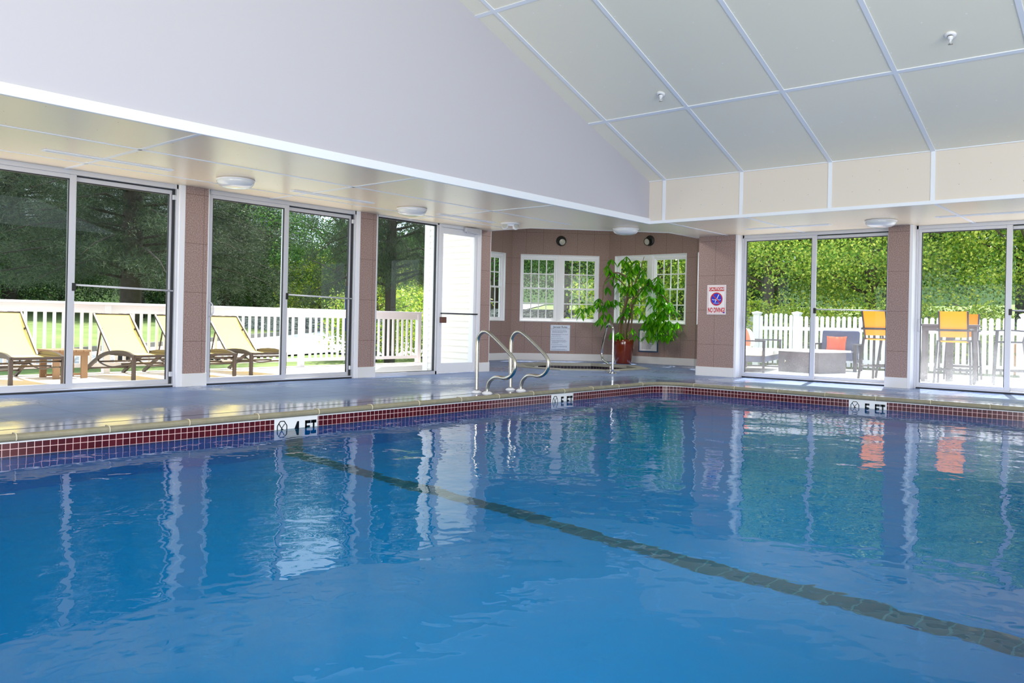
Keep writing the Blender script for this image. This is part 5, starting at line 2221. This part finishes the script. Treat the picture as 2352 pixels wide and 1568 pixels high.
maple = leafy_tree('maple_tree', 21, 8.5, 3.8, 0.9, MAT['leaf_maple'], MAT['bark'], 170, 230, 0.090, 0.062, 0.42, 'bright maple', 'tree', 'maples beyond the picket fence', 0.16)
maple2 = leafy_tree('maple_tree', 33, 9.5, 4.2, 1.6, MAT['leaf_dark'], MAT['bark'], 170, 210, 0.100, 0.070, 0.45, 'deep green maple', 'tree', 'maples beyond the picket fence', 0.2)
pine = pine_tree('pine_tree', 5, 12.0, 4.6, 2.2, 'dark pine', 'tree', 'dark pines beyond the driveway', 0.26)
bush = leafy_tree('bush', 61, 3.6, 2.3, 0.1, MAT['leaf_dark'], MAT['bark_dark'], 95, 130, 0.10, 0.068, 0.34, 'bush', 'bush', 'dark bushes under the pines', 0.06)
shrub = leafy_tree('shrub', 44, 2.1, 1.25, 0.15, MAT['leaf_shrub'], MAT['bark'], 55, 110, 0.085, 0.055, 0.22, 'shrub', 'shrub', 'shrubs along the fence and lawn', 0.04)


def put(root, used, x, y, rz, sc, label):
    z = hill(x, y)
    if not used:
        root.location = (x, y, z)
        root.rotation_euler = (0, 0, rz)
        root.scale = sc
        root['label'] = label
        used.append(1)
        return root
    return copy_tree(root, (x, y, z), rz, label, sc)


u1, u2, u3, u4 = [], [], [], []
# right side, seen through the fence-side doors
for (x, y, rz, s, lb) in ((25.0, 10.6, 0.3, 1.0, 'bright yellow green maple behind the fence gate corner'),
                          (24.6, 7.4, 1.9, .95, 'bright yellow green maple behind the club chair and fence'),
                          (25.6, 3.6, 4.0, 1.0, 'bright yellow green maple behind the bar stools and fence'),
                          (26.0, 0.2, 2.6, 1.05, 'bright yellow green maple behind the fence at the right picture edge'),
                          (27.5, 16.0, 5.2, 1.05, 'bright yellow green maple seen through the window behind the potted plant')):
    put(maple, u1, x, y, rz, (s, s, s), lb)
for (x, y, rz, s, lb) in ((31.0, 13.0, 0.2, 1.1, 'tall deep green tree behind the fence gate corner maple'),
                          (30.5, 8.6, 1.2, 1.15, 'tall deep green tree behind the maples near the club chair'),
                          (31.0, 4.6, 2.2, 1.1, 'tall deep green tree behind the maples near the narrow pillar'),
                          (31.5, 0.4, 3.2, 1.15, 'tall deep green tree behind the maples at the right picture edge'),
                          (27.6, 20.6, 4.2, .95, 'deep green tree filling the left alcove window'),
                          (29.0, 25.8, 5.0, 1.05, 'deep green tree at the left side of the left alcove window'),
                          (34.0, 22.0, 0.9, 1.3, 'tall deep green tree far behind the left alcove window'),
                          (24.6, 31.8, 2.9, 1.0, 'deep green tree behind the siding corner and fixed pane'),
                          (36.5, 16.5, 1.7, 1.3, 'tall deep green tree far behind the potted plant window')):
    put(maple2, u2, x, y, rz, (s, s, s), lb)
# pines beyond the driveway on the left
for (x, y, rz, s, lb) in ((10.1, 22.0, 0.4, 1.0, 'thick trunked dark pine standing behind the second lounger'),
                          (4.6, 37.5, 1.4, 1.1, 'dark pine behind the leftmost lounger'),
                          (12.6, 38.5, 2.6, 1.1, 'dark pine behind the first pink pillar'),
                          (17.6, 37.5, 3.3, .95, 'dark pine behind the last lounger of the row'),
                          (22.5, 38.5, 4.4, 1.1, 'dark pine behind the second sliding door'),
                          (8.6, 40.5, 5.3, 1.25, 'tall dark pine far behind the second lounger'),
                          (15.0, 45.0, 0.9, 1.25, 'tall dark pine far behind the second sliding door'),
                          (0.6, 40.5, 2.0, 1.25, 'tall dark pine far behind the leftmost lounger'),
                          (26.0, 42.5, 2.3, 1.25, 'tall dark pine far behind the fixed pane')):
    put(pine, u3, x, y, rz, (s, s, s), lb)
for (x, y, rz, s, lb) in ((22.2, 9.4, 0, 1.0, 'yellow green shrub behind the fence corner post'),
                          (22.0, 7.6, 1, .9, 'yellow green shrub behind the fence near the gate'),
                          (22.3, 6.0, 2, 1.0, 'yellow green shrub behind the fence and club chair'),
                          (22.1, 4.4, 3, .95, 'yellow green shrub behind the fence and the left amber stool'),
                          (22.6, 1.2, 4, 1.05, 'yellow green shrub behind the fence at the right picture edge'),
                          (19.5, 20.0, 5, 1.3, 'yellow green shrub below the left alcove window'),
                          (23.5, 15.0, 1.5, 1.4, 'yellow green shrub below the window behind the potted plant'),
                          (16.6, 19.6, 2.5, 1.2, 'yellow green shrub seen in the narrow alcove window'),
                          (27.0, 30.6, 3.5, 1.5, 'yellow green shrub behind the fixed pane and railing'),
                          (24.9, 33.8, 4.5, 1.6, 'yellow green shrub behind the stone wall behind the fixed pane')):
    put(shrub, u4, x, y, rz, (s, s, s), lb)
u5 = []
for (x, y, rz, s, lb) in ((1.8, 38.5, 0, 1.1, 'dark green bush under the pines behind the leftmost lounger'),
                          (6.4, 38.8, 1, 1.0, 'dark green bush under the pines behind the wooden side table'),
                          (10.6, 38.2, 2, 1.1, 'dark green bush under the pines behind the thick trunk'),
                          (15.0, 39.5, 3, 1.15, 'dark green bush under the pines behind the first pink pillar'),
                          (19.6, 39.2, 4, 1.1, 'dark green bush under the pines behind the last lounger'),
                          (24.0, 38.2, 5, 1.1, 'dark green bush under the pines behind the feather flag'),
                          (27.4, 35.6, 0.5, 1.1, 'dark green bush behind the stone wall seen in the fixed pane'),
                          (33.6, 19.6, 1.5, 1.0, 'dark green bush behind the stone wall seen in the left alcove window'),
                          (28.2, 13.2, 2.5, .9, 'dark green bush seen in the window behind the potted plant')):
    put(bush, u5, x, y, rz, (s, s, s), lb)
put(pine, u3, 14.7, 16.8, 2.2, (0.54, 0.54, 1.0), 'slim dark pine close behind the end of the terrace railing')
# feather flag beyond the railing
t = thing('feather_flag', (14.9, 19.0, hill(14.9, 19.0)), R(-35), 'blue feather flag with a red band on a thin pole beyond the terrace railing', 'flag')
m = MB()
m.tube(spline([(0, 0, 0), (0, 0, 1.2), (0, 0, 2.3), (0.08, 0, 2.75), (0.28, 0, 2.95)], 6), 0.014, 8)
m.build('pole', MAT['alu'], t)


def sail(z0, z1, mat, nm):
    m = MB()
    n = 8
    for i in range(n):
        za, zb = z0 + (z1 - z0) * i / n, z0 + (z1 - z0) * (i + 1) / n
        wd = lambda z: 0.52 * max(0.0, min(1.0, 1.25 - 0.9 * abs((z - 1.9) / 1.1) ** 2)) + 0.06
        yy = lambda z: 0.04 * math.sin(z * 4)
        lean = lambda z: 0.0 if z < 2.3 else 0.35 * (z - 2.3) ** 1.5
        m.face([(lean(za), 0, za), (wd(za) + lean(za), yy(za), za), (wd(zb) + lean(zb), yy(zb), zb), (lean(zb), 0, zb)], True)
    o = m.build(nm, mat, t)
    sm = o.modifiers.new('thickness', 'SOLIDIFY')
    sm.thickness = 0.003


sail(0.95, 2.25, MAT['sign_blue'], 'lower_sail')
sail(2.25, 2.55, MAT['sign_red'], 'red_band')
sail(2.55, 2.88, MAT['sign_blue'], 'upper_sail')
# wooded ridge far behind
rd_ = MB()
rngr = np.random.default_rng(3)
pts = []
for k in range(60):
    a = R(-20 + 130 * k / 59)
    rr = 52
    pts.append((rr * math.cos(a), rr * math.sin(a), 6.0 + 1.2 * math.sin(k * 0.9) + rngr.uniform(-.5, .5)))
for a, b in zip(pts, pts[1:]):
    rd_.face([(a[0] * .9, a[1] * .9, 0), (b[0] * .9, b[1] * .9, 0), (b[0], b[1], b[2]), (a[0], a[1], a[2])], True)
    rd_.face([(a[0], a[1], a[2]), (b[0], b[1], b[2]), (b[0] * 1.3, b[1] * 1.3, 0), (a[0] * 1.3, a[1] * 1.3, 0)], True)
MAT['ridge'] = plain('wooded_ridge', lin(70, 98, 52), 1.0, vary=0.5, vscale=0.8, bump=1.0, bscale=3)
tag(rd_.build('hills', MAT['ridge']), 'wooded ridge far behind the trees', None, kind='structure')
